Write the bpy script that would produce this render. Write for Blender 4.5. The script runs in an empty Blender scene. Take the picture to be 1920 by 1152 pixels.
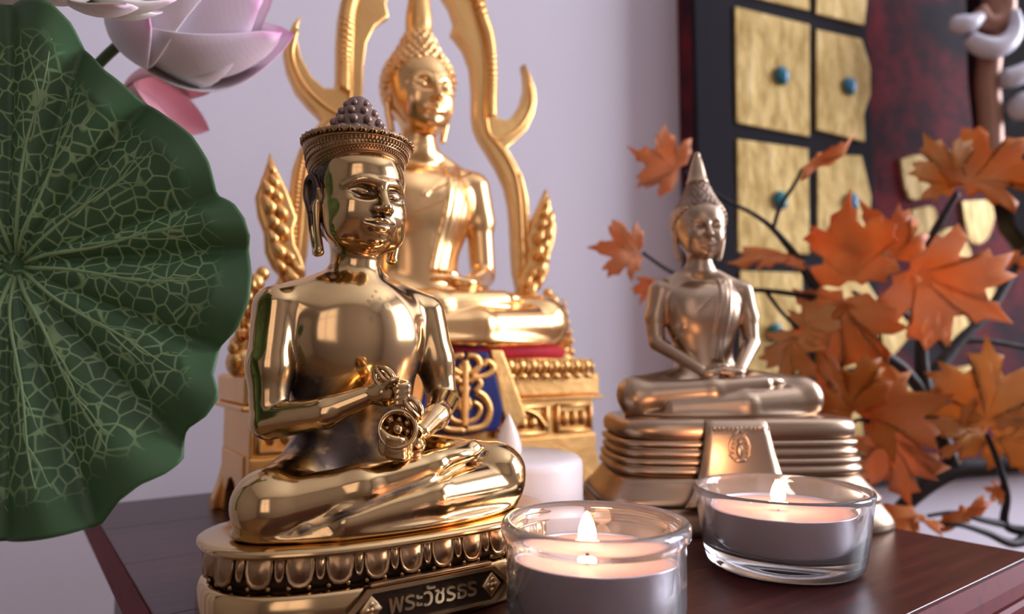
import bpy, bmesh, math, random
import numpy as np
from mathutils import Vector, Matrix

# ------------------------------------------------------------------ camera, light, exposure
SC = bpy.context.scene
COL = SC.collection
CM = 0.01                                   # everything below is written in centimetres; table top is z = 0
R = math.radians
CAM_H, CAM_PITCH, FPX = 7.5, 4.65, 1280.0   # camera height over the table, tilt upwards, focal length in pixels of 1920x1152

cd = bpy.data.cameras.new('camera'); cam = bpy.data.objects.new('camera', cd); COL.objects.link(cam)
cam.location = (0, 0, CAM_H*CM); cam.rotation_euler = (R(90+CAM_PITCH), 0, 0)
cd.sensor_width = 36; cd.lens = 36*FPX/1920; cd.clip_start = 0.005; cd.clip_end = 50
cd.dof.use_dof = True; cd.dof.focus_distance = 0.215; cd.dof.aperture_fstop = 8.5
SC.camera = cam

W = bpy.data.worlds.new('world'); SC.world = W; W.use_nodes = True
W.node_tree.nodes['Background'].inputs[0].default_value = (0.72, 0.74, 1.0, 1)
W.node_tree.nodes['Background'].inputs[1].default_value = 0.25

ROOM_YAW = 20.0
def room_pt(x, y, z):                       # room axes: x along the back wall, y into the back wall (wall at y=0), cm
    a = R(ROOM_YAW); ox, oy = 0, 60.0
    return Vector((ox+x*math.cos(a)-y*math.sin(a), oy+x*math.sin(a)+y*math.cos(a), z))
def window_light(name, c, yaw, w, h, power, col):
    l = bpy.data.lights.new(name, 'AREA'); l.shape = 'RECTANGLE'; l.size = w*CM; l.size_y = h*CM
    l.energy = power; l.color = col
    o = bpy.data.objects.new(name, l); COL.objects.link(o); o.location = room_pt(*c)*CM
    o.rotation_euler = (R(90), 0, R(ROOM_YAW+yaw))
    return o
DAY = (0.93, 0.93, 1.0)
# daylight through the windows: one in the right-hand wall, one behind the camera to the left
window_light('daylight_side_window', (206, -80, 80), 90, 110, 130, 74, (0.88, 0.89, 1.0))
window_light('daylight_front_window', (-70, -237, 75), 180, 90, 150, 20, (1.0, 0.92, 0.92))
SC.cycles.max_bounces = 10; SC.cycles.diffuse_bounces = 3; SC.cycles.glossy_bounces = 4; SC.cycles.transmission_bounces = 9; SC.cycles.sample_clamp_indirect = 6
SC.view_settings.view_transform = 'Standard'; SC.view_settings.look = 'None'
SC.view_settings.exposure = 0.08; SC.view_settings.gamma = 1.0; SC.view_settings.use_curve_mapping = False

def px_ray(x, y):
    p = R(CAM_PITCH); fw = Vector((0, math.cos(p), math.sin(p))); up = Vector((0, -math.sin(p), math.cos(p)))
    return fw + Vector((1, 0, 0))*((x-960)/FPX) - up*((y-576)/FPX)
CAMP = Vector((0, 0, CAM_H))
def at_depth(x, y, d):                      # point seen at pixel x,y that stands d cm in front of the camera
    r = px_ray(x, y); return CAMP + r*(d/r.y)
def at_height(x, y, z):
    r = px_ray(x, y); return CAMP + r*((z-CAM_H)/r.z)

# ------------------------------------------------------------------ object helpers
def obj(name, V, F, mat, parent=None, smooth=True, normals=None, attr=None, mesh=None, loc=None, rot=None):
    if mesh is None:
        mesh = bpy.data.meshes.new(name)
        V = np.asarray(V, dtype=np.float64).reshape(-1, 3)*CM
        if isinstance(F, np.ndarray):
            k = F.shape[1]; nf = len(F)
            mesh.vertices.add(len(V)); mesh.vertices.foreach_set('co', V.astype(np.float32).ravel())
            mesh.loops.add(nf*k); mesh.loops.foreach_set('vertex_index', F.astype(np.int32).ravel())
            mesh.polygons.add(nf); mesh.polygons.foreach_set('loop_start', np.arange(0, nf*k, k, dtype=np.int32))
            mesh.update(calc_edges=True)
        else:
            mesh.from_pydata(V.tolist(), [], F); mesh.update()
        if smooth: mesh.polygons.foreach_set('use_smooth', np.ones(len(mesh.polygons), dtype=bool))
        if attr:
            for k, a in attr.items():
                at = mesh.attributes.new(k, 'FLOAT', 'POINT'); at.data.foreach_set('value', np.asarray(a, dtype=np.float32))
        if normals is not None:
            mesh.validate(); mesh.normals_split_custom_set_from_vertices(normals.tolist())
        if mat is not None: mesh.materials.append(mat)
    o = bpy.data.objects.new(name, mesh); COL.objects.link(o)
    if parent is not None: o.parent = parent
    if loc is not None: o.location = Vector(loc)*CM
    if rot is not None: o.rotation_euler = rot
    return o
def tag(o, label, cat, group=None):
    o['label'] = label; o['category'] = cat
    if group: o['group'] = group
    return o
def thing(name, label, cat, loc, yaw=0, group=None):
    o = bpy.data.objects.new(name, None); COL.objects.link(o); o.empty_display_size = 0.02
    o.location = Vector(loc)*CM; o.rotation_euler = (0, 0, R(yaw))
    return tag(o, label, cat, group)
def struct(o):
    o['kind'] = 'structure'; return o

def stuff(o):
    o['kind'] = 'stuff'; return o

class MB:                                   # collects shapes of ONE part
    def __init__(s): s.V = []; s.F = []
    def add(s, V, F):
        n = len(s.V); s.V += [tuple(v) for v in V]; s.F += [tuple(i+n for i in f) for f in F]; return s
    def build(s, name, mat, parent=None, smooth=True, **k): return obj(name, s.V, s.F, mat, parent, smooth, **k)
def lathe(prof, n=48, c=(0, 0, 0), sx=1, sy=1, cap=True):
    V, F = [], []; m = len(prof)
    for i in range(n):
        a = 2*math.pi*i/n
        for r, z in prof: V.append((c[0]+r*math.cos(a)*sx, c[1]+r*math.sin(a)*sy, c[2]+z))
    for i in range(n):
        j = (i+1) % n
        for k in range(m-1): F.append((i*m+k, j*m+k, j*m+k+1, i*m+k+1))
    if cap:
        if prof[0][0] > 1e-6: F.append(tuple(i*m for i in range(n-1, -1, -1)))
        if prof[-1][0] > 1e-6: F.append(tuple(i*m+m-1 for i in range(n)))
    return V, F
def loft(rings, cap=True):                  # rings: lists of points, same length
    V, F = [], []; n = len(rings[0])
    for r in rings: V += [tuple(p) for p in r]
    for k in range(len(rings)-1):
        for i in range(n):
            j = (i+1) % n; F.append((k*n+i, k*n+j, (k+1)*n+j, (k+1)*n+i))
    if cap: F.append(tuple(range(n-1, -1, -1))); F.append(tuple((len(rings)-1)*n+i for i in range(n)))
    return V, F
def tube(pts, rad, n=8, flat=1.0):
    pts = [Vector(p) for p in pts]; m = len(pts)
    if not hasattr(rad, '__len__'): rad = [rad]*m
    rings = []; up = Vector((0, 0, 1)); prev = None
    for i, p in enumerate(pts):
        t = (pts[min(i+1, m-1)]-pts[max(i-1, 0)]).normalized()
        if prev is None:
            a = t.cross(up) if abs(t.dot(up)) < .9 else t.cross(Vector((1, 0, 0)))
        else: a = prev - t*prev.dot(t)
        a.normalize(); prev = a; b = t.cross(a)
        rings.append([p+(a*math.cos(2*math.pi*k/n)+b*math.sin(2*math.pi*k/n)*flat)*rad[i] for k in range(n)])
    return loft(rings)
def spline(P, n=8):                         # Catmull-Rom through points (any dimension)
    P = [np.array(p, float) for p in P]; out = []
    for i in range(len(P)-1):
        p0 = P[max(i-1, 0)]; p1 = P[i]; p2 = P[i+1]; p3 = P[min(i+2, len(P)-1)]
        for k in range(n):
            t = k/n; out.append(.5*((2*p1)+(p2-p0)*t+(2*p0-5*p1+4*p2-p3)*t*t+(-p0+3*p1-3*p2+p3)*t**3))
    out.append(P[-1]); return out
def ball(c, r, n=8, m=6):
    rx, ry, rz = (r, r, r) if not hasattr(r, '__len__') else r
    prof = [(math.sin(math.pi*k/m), -math.cos(math.pi*k/m)) for k in range(m+1)]
    V, F = lathe(prof, n, cap=False)
    return [(c[0]+x*rx, c[1]+y*ry, c[2]+z*rz) for x, y, z in V], F
def bbox(c, h, bev=0.0):                    # box with chamfered edges, centre c, half sizes h
    if bev <= 0:
        V = [(c[0]+sx*h[0], c[1]+sy*h[1], c[2]+sz*h[2]) for sx in (-1, 1) for sy in (-1, 1) for sz in (-1, 1)]
        return V, [(0, 1, 3, 2), (4, 6, 7, 5), (0, 4, 5, 1), (2, 3, 7, 6), (0, 2, 6, 4), (1, 5, 7, 3)]
    def ring(z, x, y, b): return [(c[0]+p, c[1]+q, c[2]+z) for p, q in ((-x+b, -y), (x-b, -y), (x, -y+b), (x, y-b), (x-b, y), (-x+b, y), (-x, y-b), (-x, -y+b))]
    return loft([ring(-h[2], h[0]-bev, h[1]-bev, bev*.6), ring(-h[2]+bev, h[0], h[1], bev), ring(h[2]-bev, h[0], h[1], bev), ring(h[2], h[0]-bev, h[1]-bev, bev*.6)])
def prism(outline, y0, y1, bev=0.0):        # outline of (x,z) extruded along y
    def ring(y, s):
        if s == 0: return [(x, y, z) for x, z in outline]
        n = len(outline); o = []
        for i in range(n):
            p, q, r_ = (np.array(outline[j % n], float) for j in (i-1, i, i+1))
            d1 = q-p; d2 = r_-q; d1 /= np.linalg.norm(d1)+1e-9; d2 /= np.linalg.norm(d2)+1e-9
            t = d1+d2; L = np.linalg.norm(t)
            t = t/L if L > 1e-6 else d1
            nrm = np.array((-t[1], t[0])); q = q+nrm*s; o.append((q[0], y, q[1]))
        return o
    area = sum(outline[i-1][0]*outline[i][1]-outline[i][0]*outline[i-1][1] for i in range(len(outline)))
    sg = 1 if area > 0 else -1
    if bev: rings = [ring(y0, bev*sg), ring(y0+bev, 0), ring(y1-bev, 0), ring(y1, bev*sg)]
    else: rings = [ring(y0, 0), ring(y1, 0)]
    return loft(rings)

# ------------------------------------------------------------------ signed-distance modelling for the cast statues
def smin(a, b, k):
    if k <= 0: return np.minimum(a, b)
    h = np.maximum(k-np.abs(a-b), 0)/k
    return np.minimum(a, b)-h*h*k*.25
class Fld:
    def __init__(s, lo, hi, h):
        s.h = h; s.lo = np.array(lo, np.float32); n = [int(math.ceil((hi[i]-lo[i])/h))+1 for i in range(3)]
        s.ax = [s.lo[i]+np.arange(n[i], dtype=np.float32)*h for i in range(3)]
        s.f = np.full(n, 2.0, np.float32)
    def _sl(s, lo, hi, m):
        sl = []; ax = []
        for i in range(3):
            a = max(0, int((lo[i]-m-s.lo[i])/s.h)); b = min(len(s.ax[i]), int((hi[i]+m-s.lo[i])/s.h)+2)
            if b <= a: return None, None
            sl.append(slice(a, b)); ax.append(s.ax[i][a:b].reshape([-1 if j == i else 1 for j in range(3)]))
        return tuple(sl), ax
    def add(s, prim, k=0.0, m=None):
        fn, lo, hi = prim; sl, ax = s._sl(lo, hi, m or max(k*1.2, 4*s.h, .25))
        if sl: s.f[sl] = smin(s.f[sl], fn(*ax), k)
    def cut(s, prim, k=0.0):
        fn, lo, hi = prim; sl, ax = s._sl(lo, hi, max(k*1.2, 4*s.h))
        if sl: s.f[sl] = -smin(-s.f[sl], fn(*ax), k)
    def disp(s, g, lo, hi):
        sl, ax = s._sl(lo, hi, 0)
        if sl: s.f[sl] += g(*ax)
    def front(s, x, z):                     # y of the first surface met from the front at x,z
        i = int(round((x-s.lo[0])/s.h)); k = int(round((z-s.lo[2])/s.h)); col = s.f[i, :, k]
        j = int(np.argmax(col < 0)); a, b = col[j-1], col[j]
        return float(s.ax[1][j-1]+s.h*a/(a-b+1e-9))
    def mesh(s, zlo=-1e9, zhi=1e9, newton=2):
        a = max(0, int(round((zlo-s.lo[2])/s.h))); b = min(s.f.shape[2], int(round((zhi-s.lo[2])/s.h))+1)
        f = s.f[:, :, a:b]; ins = f < 0
        nx, ny, nz = f.shape
        cnt = np.zeros((nx-1, ny-1, nz-1), np.uint8)
        for dx in (0, 1):
            for dy in (0, 1):
                for dz in (0, 1): cnt += ins[dx:nx-1+dx, dy:ny-1+dy, dz:nz-1+dz]
        ci = np.argwhere((cnt > 0) & (cnt < 8)); idx = -np.ones(cnt.shape, np.int64); idx[tuple(ci.T)] = np.arange(len(ci))
        acc = np.zeros((len(ci), 3)); w = np.zeros(len(ci))
        cor = [(dx, dy, dz) for dx in (0, 1) for dy in (0, 1) for dz in (0, 1)]
        for p in cor:
            for ax_ in range(3):
                if p[ax_]: continue
                q = list(p); q[ax_] = 1
                fa = f[ci[:, 0]+p[0], ci[:, 1]+p[1], ci[:, 2]+p[2]]; fb = f[ci[:, 0]+q[0], ci[:, 1]+q[1], ci[:, 2]+q[2]]
                x = (fa < 0) != (fb < 0); t = np.where(x, fa/(fa-fb+1e-12), 0)
                pos = np.tile(np.array(p, float), (len(ci), 1)); pos[:, ax_] += t
                acc[x] += pos[x]; w[x] += 1
        g = ci+acc/w[:, None]
        Q = []
        for ax_ in range(3):
            u, v = [(1, 2), (2, 0), (0, 1)][ax_]
            sa = [slice(None)]*3; sb = [slice(None)]*3; sa[ax_] = slice(0, -1); sb[ax_] = slice(1, None)
            A = ins[tuple(sa)]; B = ins[tuple(sb)]
            e = np.argwhere(A != B); ok = (e[:, u] > 0) & (e[:, v] > 0) & (e[:, u] < f.shape[u]-1) & (e[:, v] < f.shape[v]-1)
            e = e[ok]; fl = A[tuple(e.T)]
            def cell(du, dv):
                c = e.copy(); c[:, u] -= du; c[:, v] -= dv; return idx[tuple(c.T)]
            q = np.stack([cell(1, 1), cell(0, 1), cell(0, 0), cell(1, 0)], 1)
            q[~fl] = q[~fl][:, ::-1]; Q.append(q)
        Q = np.concatenate(Q); Q = Q[(Q >= 0).all(1)]
        def samp(G, g):
            i = np.clip(np.floor(g).astype(int), 0, np.array(G.shape)-2); t = g-i; o = 0
            for dx in (0, 1):
                for dy in (0, 1):
                    for dz in (0, 1):
                        o = o+G[i[:, 0]+dx, i[:, 1]+dy, i[:, 2]+dz]*(t[:, 0] if dx else 1-t[:, 0])*(t[:, 1] if dy else 1-t[:, 1])*(t[:, 2] if dz else 1-t[:, 2])
            return o
        def grad(g, e=.75):
            G = np.zeros_like(g)
            for k in range(3):
                d = np.zeros(3); d[k] = e; G[:, k] = (samp(f, g+d)-samp(f, g-d))/(2*e)
            return G
        for _ in range(newton):
            G = grad(g); L = (G*G).sum(1)+1e-9; g = g-np.clip(samp(f, g)/L, -2, 2)[:, None]*G*.8
        N = grad(g, 1.0); N /= np.linalg.norm(N, axis=1)[:, None]+1e-9
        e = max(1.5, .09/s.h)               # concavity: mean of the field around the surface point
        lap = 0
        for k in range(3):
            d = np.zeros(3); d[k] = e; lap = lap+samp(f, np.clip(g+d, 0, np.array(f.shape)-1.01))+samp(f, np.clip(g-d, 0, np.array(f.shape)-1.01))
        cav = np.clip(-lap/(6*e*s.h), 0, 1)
        V = g*s.h+s.lo+np.array((0, 0, a*s.h)); return V, Q, N, cav
def pcap(a, b, r1, r2=None):
    a = np.array(a, np.float32); b = np.array(b, np.float32); r2 = r1 if r2 is None else r2; ab = b-a; L = float(ab@ab)+1e-9; m = max(r1, r2)
    def fn(X, Y, Z):
        x, y, z = X-a[0], Y-a[1], Z-a[2]; t = np.clip((x*ab[0]+y*ab[1]+z*ab[2])/L, 0, 1)
        return np.sqrt((x-t*ab[0])**2+(y-t*ab[1])**2+(z-t*ab[2])**2)-(r1+(r2-r1)*t)
    return fn, np.minimum(a, b)-m, np.maximum(a, b)+m
def pell(c, r, rot=None):
    M = None if rot is None else np.array(rot.to_3x3().transposed() if hasattr(rot, 'to_3x3') else rot, np.float32); m = max(r)
    def fn(X, Y, Z):
        x, y, z = X-c[0], Y-c[1], Z-c[2]
        if M is not None: x, y, z = (M[i][0]*x+M[i][1]*y+M[i][2]*z for i in range(3))
        k0 = np.sqrt((x/r[0])**2+(y/r[1])**2+(z/r[2])**2); k1 = np.sqrt((x/r[0]**2)**2+(y/r[1]**2)**2+(z/r[2]**2)**2)+1e-6
        return np.where(k0 < .05, -min(r), k0*(k0-1)/k1)
    e = np.array(r) if rot is None else np.array([m]*3); c = np.array(c, float)
    return fn, c-e, c+e
def pbox(c, h, rad=0.05, rot=None):
    M = None if rot is None else np.array(rot.to_3x3().transposed(), np.float32); m = math.sqrt(sum(v*v for v in h))
    def fn(X, Y, Z):
        x, y, z = X-c[0], Y-c[1], Z-c[2]
        if M is not None: x, y, z = (M[i][0]*x+M[i][1]*y+M[i][2]*z for i in range(3))
        x, y, z = np.abs(x)-h[0]+rad, np.abs(y)-h[1]+rad, np.abs(z)-h[2]+rad
        return np.sqrt(np.maximum(x, 0)**2+np.maximum(y, 0)**2+np.maximum(z, 0)**2)+np.minimum(np.maximum(np.maximum(x, y), z), 0)-rad
    e = np.array(h) if rot is None else np.array([m]*3); c = np.array(c, float)
    return fn, c-e, c+e
def ptube(P, r, n=5):
    if not hasattr(r, '__len__'): r = [r]*len(P)
    S = spline([tuple(p)+(q,) for p, q in zip(P, r)], n); caps = [pcap(S[i][:3], S[i+1][:3], float(S[i][3]), float(S[i+1][3])) for i in range(len(S)-1)]
    def fn(X, Y, Z):
        o = None
        for c in caps:
            d = c[0](X, Y, Z); o = d if o is None else np.minimum(o, d)
        return o
    return fn, np.min([c[1] for c in caps], 0), np.max([c[2] for c in caps], 0)
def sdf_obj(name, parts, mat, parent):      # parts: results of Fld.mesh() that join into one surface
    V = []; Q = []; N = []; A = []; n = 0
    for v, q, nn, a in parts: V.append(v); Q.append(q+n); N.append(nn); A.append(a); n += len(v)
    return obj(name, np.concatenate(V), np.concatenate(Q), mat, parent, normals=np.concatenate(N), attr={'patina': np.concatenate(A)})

# ------------------------------------------------------------------ procedural materials
class NT:
    def __init__(s, name):
        s.m = bpy.data.materials.new(name); s.m.use_nodes = True; s.t = s.m.node_tree; s.b = s.t.nodes['Principled BSDF']
    def n(s, typ, **k):
        nd = s.t.nodes.new(typ)
        for a, v in k.items():
            if a.startswith('i_'):
                key = a[2:]; key = int(key) if key.isdigit() else key.replace('_', ' '); nd.inputs[key].default_value = v
            else: setattr(nd, a, v)
        return nd
    def l(s, a, b): s.t.links.new(a, b)
    def coord(s, which='Object'): return s.n('ShaderNodeTexCoord').outputs[which]
    def noise(s, scale, detail=4, vec=None, rough=.5, out=0):
        nd = s.n('ShaderNodeTexNoise'); nd.inputs['Scale'].default_value = scale; nd.inputs['Detail'].default_value = detail; nd.inputs['Roughness'].default_value = rough
        s.l(vec or s.coord(), nd.inputs['Vector']); return nd.outputs[out]
    def ramp(s, fac, stops):
        nd = s.n('ShaderNodeValToRGB'); e = nd.color_ramp.elements
        while len(e) < len(stops): e.new(.5)
        for i, (p, c) in enumerate(stops): e[i].position = p; e[i].color = tuple(c)+(1,) if hasattr(c, '__len__') else (c, c, c, 1)
        s.l(fac, nd.inputs[0]); return nd.outputs[0]
    def mix(s, f, a, b, typ='MIX'):
        nd = s.n('ShaderNodeMix', data_type='RGBA', blend_type=typ)
        for k, v in ((0, f), (6, a), (7, b)):
            if hasattr(v, 'node'): s.l(v, nd.inputs[k])
            elif k == 0: nd.inputs[0].default_value = v
            else: nd.inputs[k].default_value = tuple(v)+(1,)
        return nd.outputs[2]
    def math(s, op, a, b=None, c=None):
        nd = s.n('ShaderNodeMath', operation=op)
        for i, v in enumerate((a, b, c)):
            if v is None: continue
            if hasattr(v, 'node'): s.l(v, nd.inputs[i])
            else: nd.inputs[i].default_value = v
        return nd.outputs[0]
    def attr(s, name): return s.n('ShaderNodeAttribute', attribute_name=name).outputs['Fac']
    def bump(s, h, strength=.3, dist=.001):
        nd = s.n('ShaderNodeBump'); nd.inputs['Strength'].default_value = strength; nd.inputs['Distance'].default_value = dist
        s.l(h, nd.inputs['Height']); s.l(nd.outputs[0], s.b.inputs['Normal'])
    def set(s, **k):
        for a, v in k.items():
            i = s.b.inputs[a.replace('_', ' ')]
            if hasattr(v, 'node'): s.l(v, i)
            else: i.default_value = tuple(v)+(1,) if hasattr(v, '__len__') and len(v) == 3 and i.type == 'RGBA' else v
        return s.m
def plain(name, col, rough=.5, metal=0.0, **k):
    t = NT(name); return t.set(Base_Color=col, Roughness=rough, Metallic=metal, **k)
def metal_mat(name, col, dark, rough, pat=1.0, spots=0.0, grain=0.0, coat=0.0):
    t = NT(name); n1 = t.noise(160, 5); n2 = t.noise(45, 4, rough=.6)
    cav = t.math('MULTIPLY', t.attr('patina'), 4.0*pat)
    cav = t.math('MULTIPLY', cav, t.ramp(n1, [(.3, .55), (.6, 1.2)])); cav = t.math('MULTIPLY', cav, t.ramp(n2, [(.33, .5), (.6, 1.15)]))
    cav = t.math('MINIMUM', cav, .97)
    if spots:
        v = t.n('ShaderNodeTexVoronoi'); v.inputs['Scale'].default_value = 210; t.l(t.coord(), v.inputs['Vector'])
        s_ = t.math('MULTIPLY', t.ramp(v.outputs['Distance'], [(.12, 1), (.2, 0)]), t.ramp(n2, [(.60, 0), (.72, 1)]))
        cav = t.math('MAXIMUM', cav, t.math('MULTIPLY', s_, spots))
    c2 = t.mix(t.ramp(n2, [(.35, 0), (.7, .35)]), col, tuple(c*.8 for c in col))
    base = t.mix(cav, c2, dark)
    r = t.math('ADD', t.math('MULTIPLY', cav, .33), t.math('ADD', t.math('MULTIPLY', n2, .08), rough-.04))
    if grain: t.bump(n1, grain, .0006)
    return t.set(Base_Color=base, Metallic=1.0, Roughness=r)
M = {}
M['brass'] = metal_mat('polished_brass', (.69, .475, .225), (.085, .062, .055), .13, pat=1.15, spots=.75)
M['brass_dark'] = metal_mat('tarnished_brass', (.42, .27, .14), (.06, .045, .04), .3, pat=2.2, grain=.25)
M['brass_mid'] = metal_mat('worn_brass', (.58, .39, .20), (.08, .06, .05), .2, pat=1.6, grain=.15)
M['plate'] = metal_mat('blackened_brass', (.075, .052, .038), (.05, .04, .035), .55, grain=.5)
M['letter'] = metal_mat('rubbed_brass', (.78, .56, .30), (.2, .14, .08), .36)
M['topknot'] = metal_mat('dusty_brass', (.30, .21, .17), (.10, .08, .09), .5, pat=2.0, grain=.5)
M['gold'] = metal_mat('bright_gold_lacquer', (.95, .60, .26), (.55, .24, .06), .24, pat=.5)
M['gold_rough'] = metal_mat('cast_gilt_metal', (.90, .53, .19), (.42, .17, .04), .36, pat=.9, grain=.5)
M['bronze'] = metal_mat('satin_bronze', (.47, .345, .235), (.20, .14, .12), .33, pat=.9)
M['bronze_hair'] = metal_mat('matte_bronze', (.42, .29, .22), (.2, .13, .11), .42, pat=1.0)
# ------------------------------------------------------------------ the room
def room_quad(name, pts, mat):
    return struct(obj(name, [room_pt(*p) for p in pts], [tuple(range(len(pts)))], mat, smooth=False))
t = NT('white_plaster'); t.bump(t.noise(220, 5), .08, .0005)
M['wall'] = t.set(Base_Color=(.78, .75, .85), Roughness=.7)
M['dim'] = plain('taupe_paint', (.23, .19, .18), .7)
M['ceil'] = plain('ceiling_white', (.80, .78, .78), .8)
t = NT('floorboards'); M['floor'] = t.set(Base_Color=t.ramp(t.noise(6, 5), [(.3, (.16, .09, .05)), (.7, (.26, .15, .09))]), Roughness=.45)
ZF, ZC, XL, XR, YF = -70, 190, -170, 210, -240
room_quad('wall_back', [(XL, 0, ZF), (XR, 0, ZF), (XR, 0, ZC), (XL, 0, ZC)], M['wall'])
room_quad('wall_left', [(XL, YF, ZF), (XL, 0, ZF), (XL, 0, ZC), (XL, YF, ZC)], M['dim'])
room_quad('wall_right', [(XR, 0, ZF), (XR, YF, ZF), (XR, YF, ZC), (XR, 0, ZC)], M['wall'])
room_quad('wall_front', [(XR, YF, ZF), (XL, YF, ZF), (XL, YF, ZC), (XR, YF, ZC)], M['dim'])
room_quad('floor', [(XL, YF, ZF), (XR, YF, ZF), (XR, 0, ZF), (XL, 0, ZF)], M['floor'])
room_quad('ceiling', [(XL, 0, ZC), (XR, 0, ZC), (XR, YF, ZC), (XL, YF, ZC)], M['ceil'])

M['frame'] = plain('white_window_paint', (.75, .73, .72), .4)
def window(name, c, along, w, h):           # frame and glazing bars round a daylight opening; along = wall direction in room axes
    m = MB(); nx = (along[1], -along[0])
    def bar(u0, u1, z0, z1):
        V = []
        for u in (u0, u1):
            for n_ in (-2.5, 1.5):
                for z in (z0, z1): V.append(room_pt(c[0]+along[0]*u+nx[0]*n_, c[1]+along[1]*u+nx[1]*n_, c[2]+z))
        m.add(V, [(0, 1, 3, 2), (4, 6, 7, 5), (0, 4, 5, 1), (2, 3, 7, 6), (0, 2, 6, 4), (1, 5, 7, 3)])
    for s in (-1, 1): bar(s*(w/2+3)-3, s*(w/2+3)+3, -h/2-6, h/2+6); bar(-w/2, w/2, s*(h/2+3)-3, s*(h/2+3)+3)
    bar(-1.5, 1.5, -h/2, h/2); bar(-w/2, w/2, h*.18-1.5, h*.18+1.5)
    struct(m.build(name, M['frame'], smooth=False))
window('window_1', (206.5, -80, 80), (0, 1), 110, 130); window('window_2', (-70, -237.5, 75), (1, 0), 90, 150)

# ------------------------------------------------------------------ the altar table
TY = 36.5
ca, sa = math.cos(R(TY)), math.sin(R(TY))
def table_uv(p): return (p[0]*ca+p[1]*sa, -p[0]*sa+p[1]*ca)
_l = [table_uv(at_height(*q, 0)) for q in ((185, 990), (258, 1148))]; U0 = sum(q[0] for q in _l)/2+.25
_b = [table_uv(at_height(*q, 0)) for q in ((407, 922), (243, 941))]; V1 = sum(q[1] for q in _b)/2
_r = [table_uv(at_height(*q, 0)) for q in ((1700, 996), (1910, 1033))]; U1 = sum(q[0] for q in _r)/2
_f = [table_uv(at_height(*q, 0)) for q in ((1700, 1138), (1910, 1066))]; V0 = sum(q[1] for q in _f)/2
print('TABLE', U0, U1, V0, V1)
uc, vc = (U0+U1)/2, (V0+V1)/2; hu, hv = (U1-U0)/2, (V1-V0)/2
tw = thing('altar_table', 'small dark red-brown wooden altar table with a lacquered red front edge under the statues', 'table', (uc*ca-vc*sa, uc*sa+vc*ca, -ZF*0), TY)
t = NT('rosewood'); mp = t.n('ShaderNodeMapping'); mp.inputs['Scale'].default_value = (3, 60, 40); t.l(t.coord(), mp.inputs['Vector'])
g = t.noise(4, 7, mp.outputs[0], .65)
t.bump(g, .12, .0004)
M['wood'] = t.set(Base_Color=t.ramp(g, [(.28, (.020, .006, .006)), (.52, (.060, .015, .012)), (.75, (.12, .032, .022))]), Roughness=.33)
t = NT('red_lacquer'); n1 = t.noise(90, 6, rough=.7); n2 = t.noise(25, 4)
M['redlac'] = t.set(Base_Color=t.mix(t.math('MULTIPLY', t.ramp(n1, [(.5, 0), (.62, 1)]), t.ramp(n2, [(.4, 0), (.6, .8)])), (.17, .017, .022), (.04, .012, .014)), Roughness=.6, Specular_IOR_Level=.25)
# top of five boards, narrow shadow gaps between them
nb = 5; bw = 2*hv/nb
for i in range(nb):
    y = -hv+bw*(i+.5); obj('board', *bbox((0, 0, -.9), (hu, bw/2-.008, .9), .02), M['wood'], tw, smooth=False, loc=(0, y, 0))
# moulded edge below the top: a sloped red band all round
def rr(hx, hy, z): return [(-hx, -hy, z), (hx, -hy, z), (hx, hy, z), (-hx, hy, z)]
obj('edge_moulding', *loft([rr(hu-.3, hv-.3, -1.35), rr(hu+.15, hv+.15, -1.3), rr(hu+.30, hv+.30, -1.05), rr(hu+.22, hv+.22, -.65), rr(hu+.04, hv+.04, -.10), rr(hu-.2, hv-.2, -.12)]), M['redlac'], tw, smooth=False)
obj('front_panel', *bbox((0, -hv-.0, -4.2), (hu-.4, .4, 3.0), .12), M['redlac'], tw, smooth=False)
obj('apron', *bbox((0, 0, -6.9), (hu-1.2, hv-1.2, 5.0), .1), M['wood'], tw, smooth=False)
for sx in (-1, 1):
    for sy in (-1, 1): obj('leg', *bbox((sx*(hu-1.6), sy*(hv-1.6), (ZF-9.9)/2), (1.2, 1.2, (-9.9-ZF)/2), .15), M['wood'], tw, smooth=False)
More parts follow.
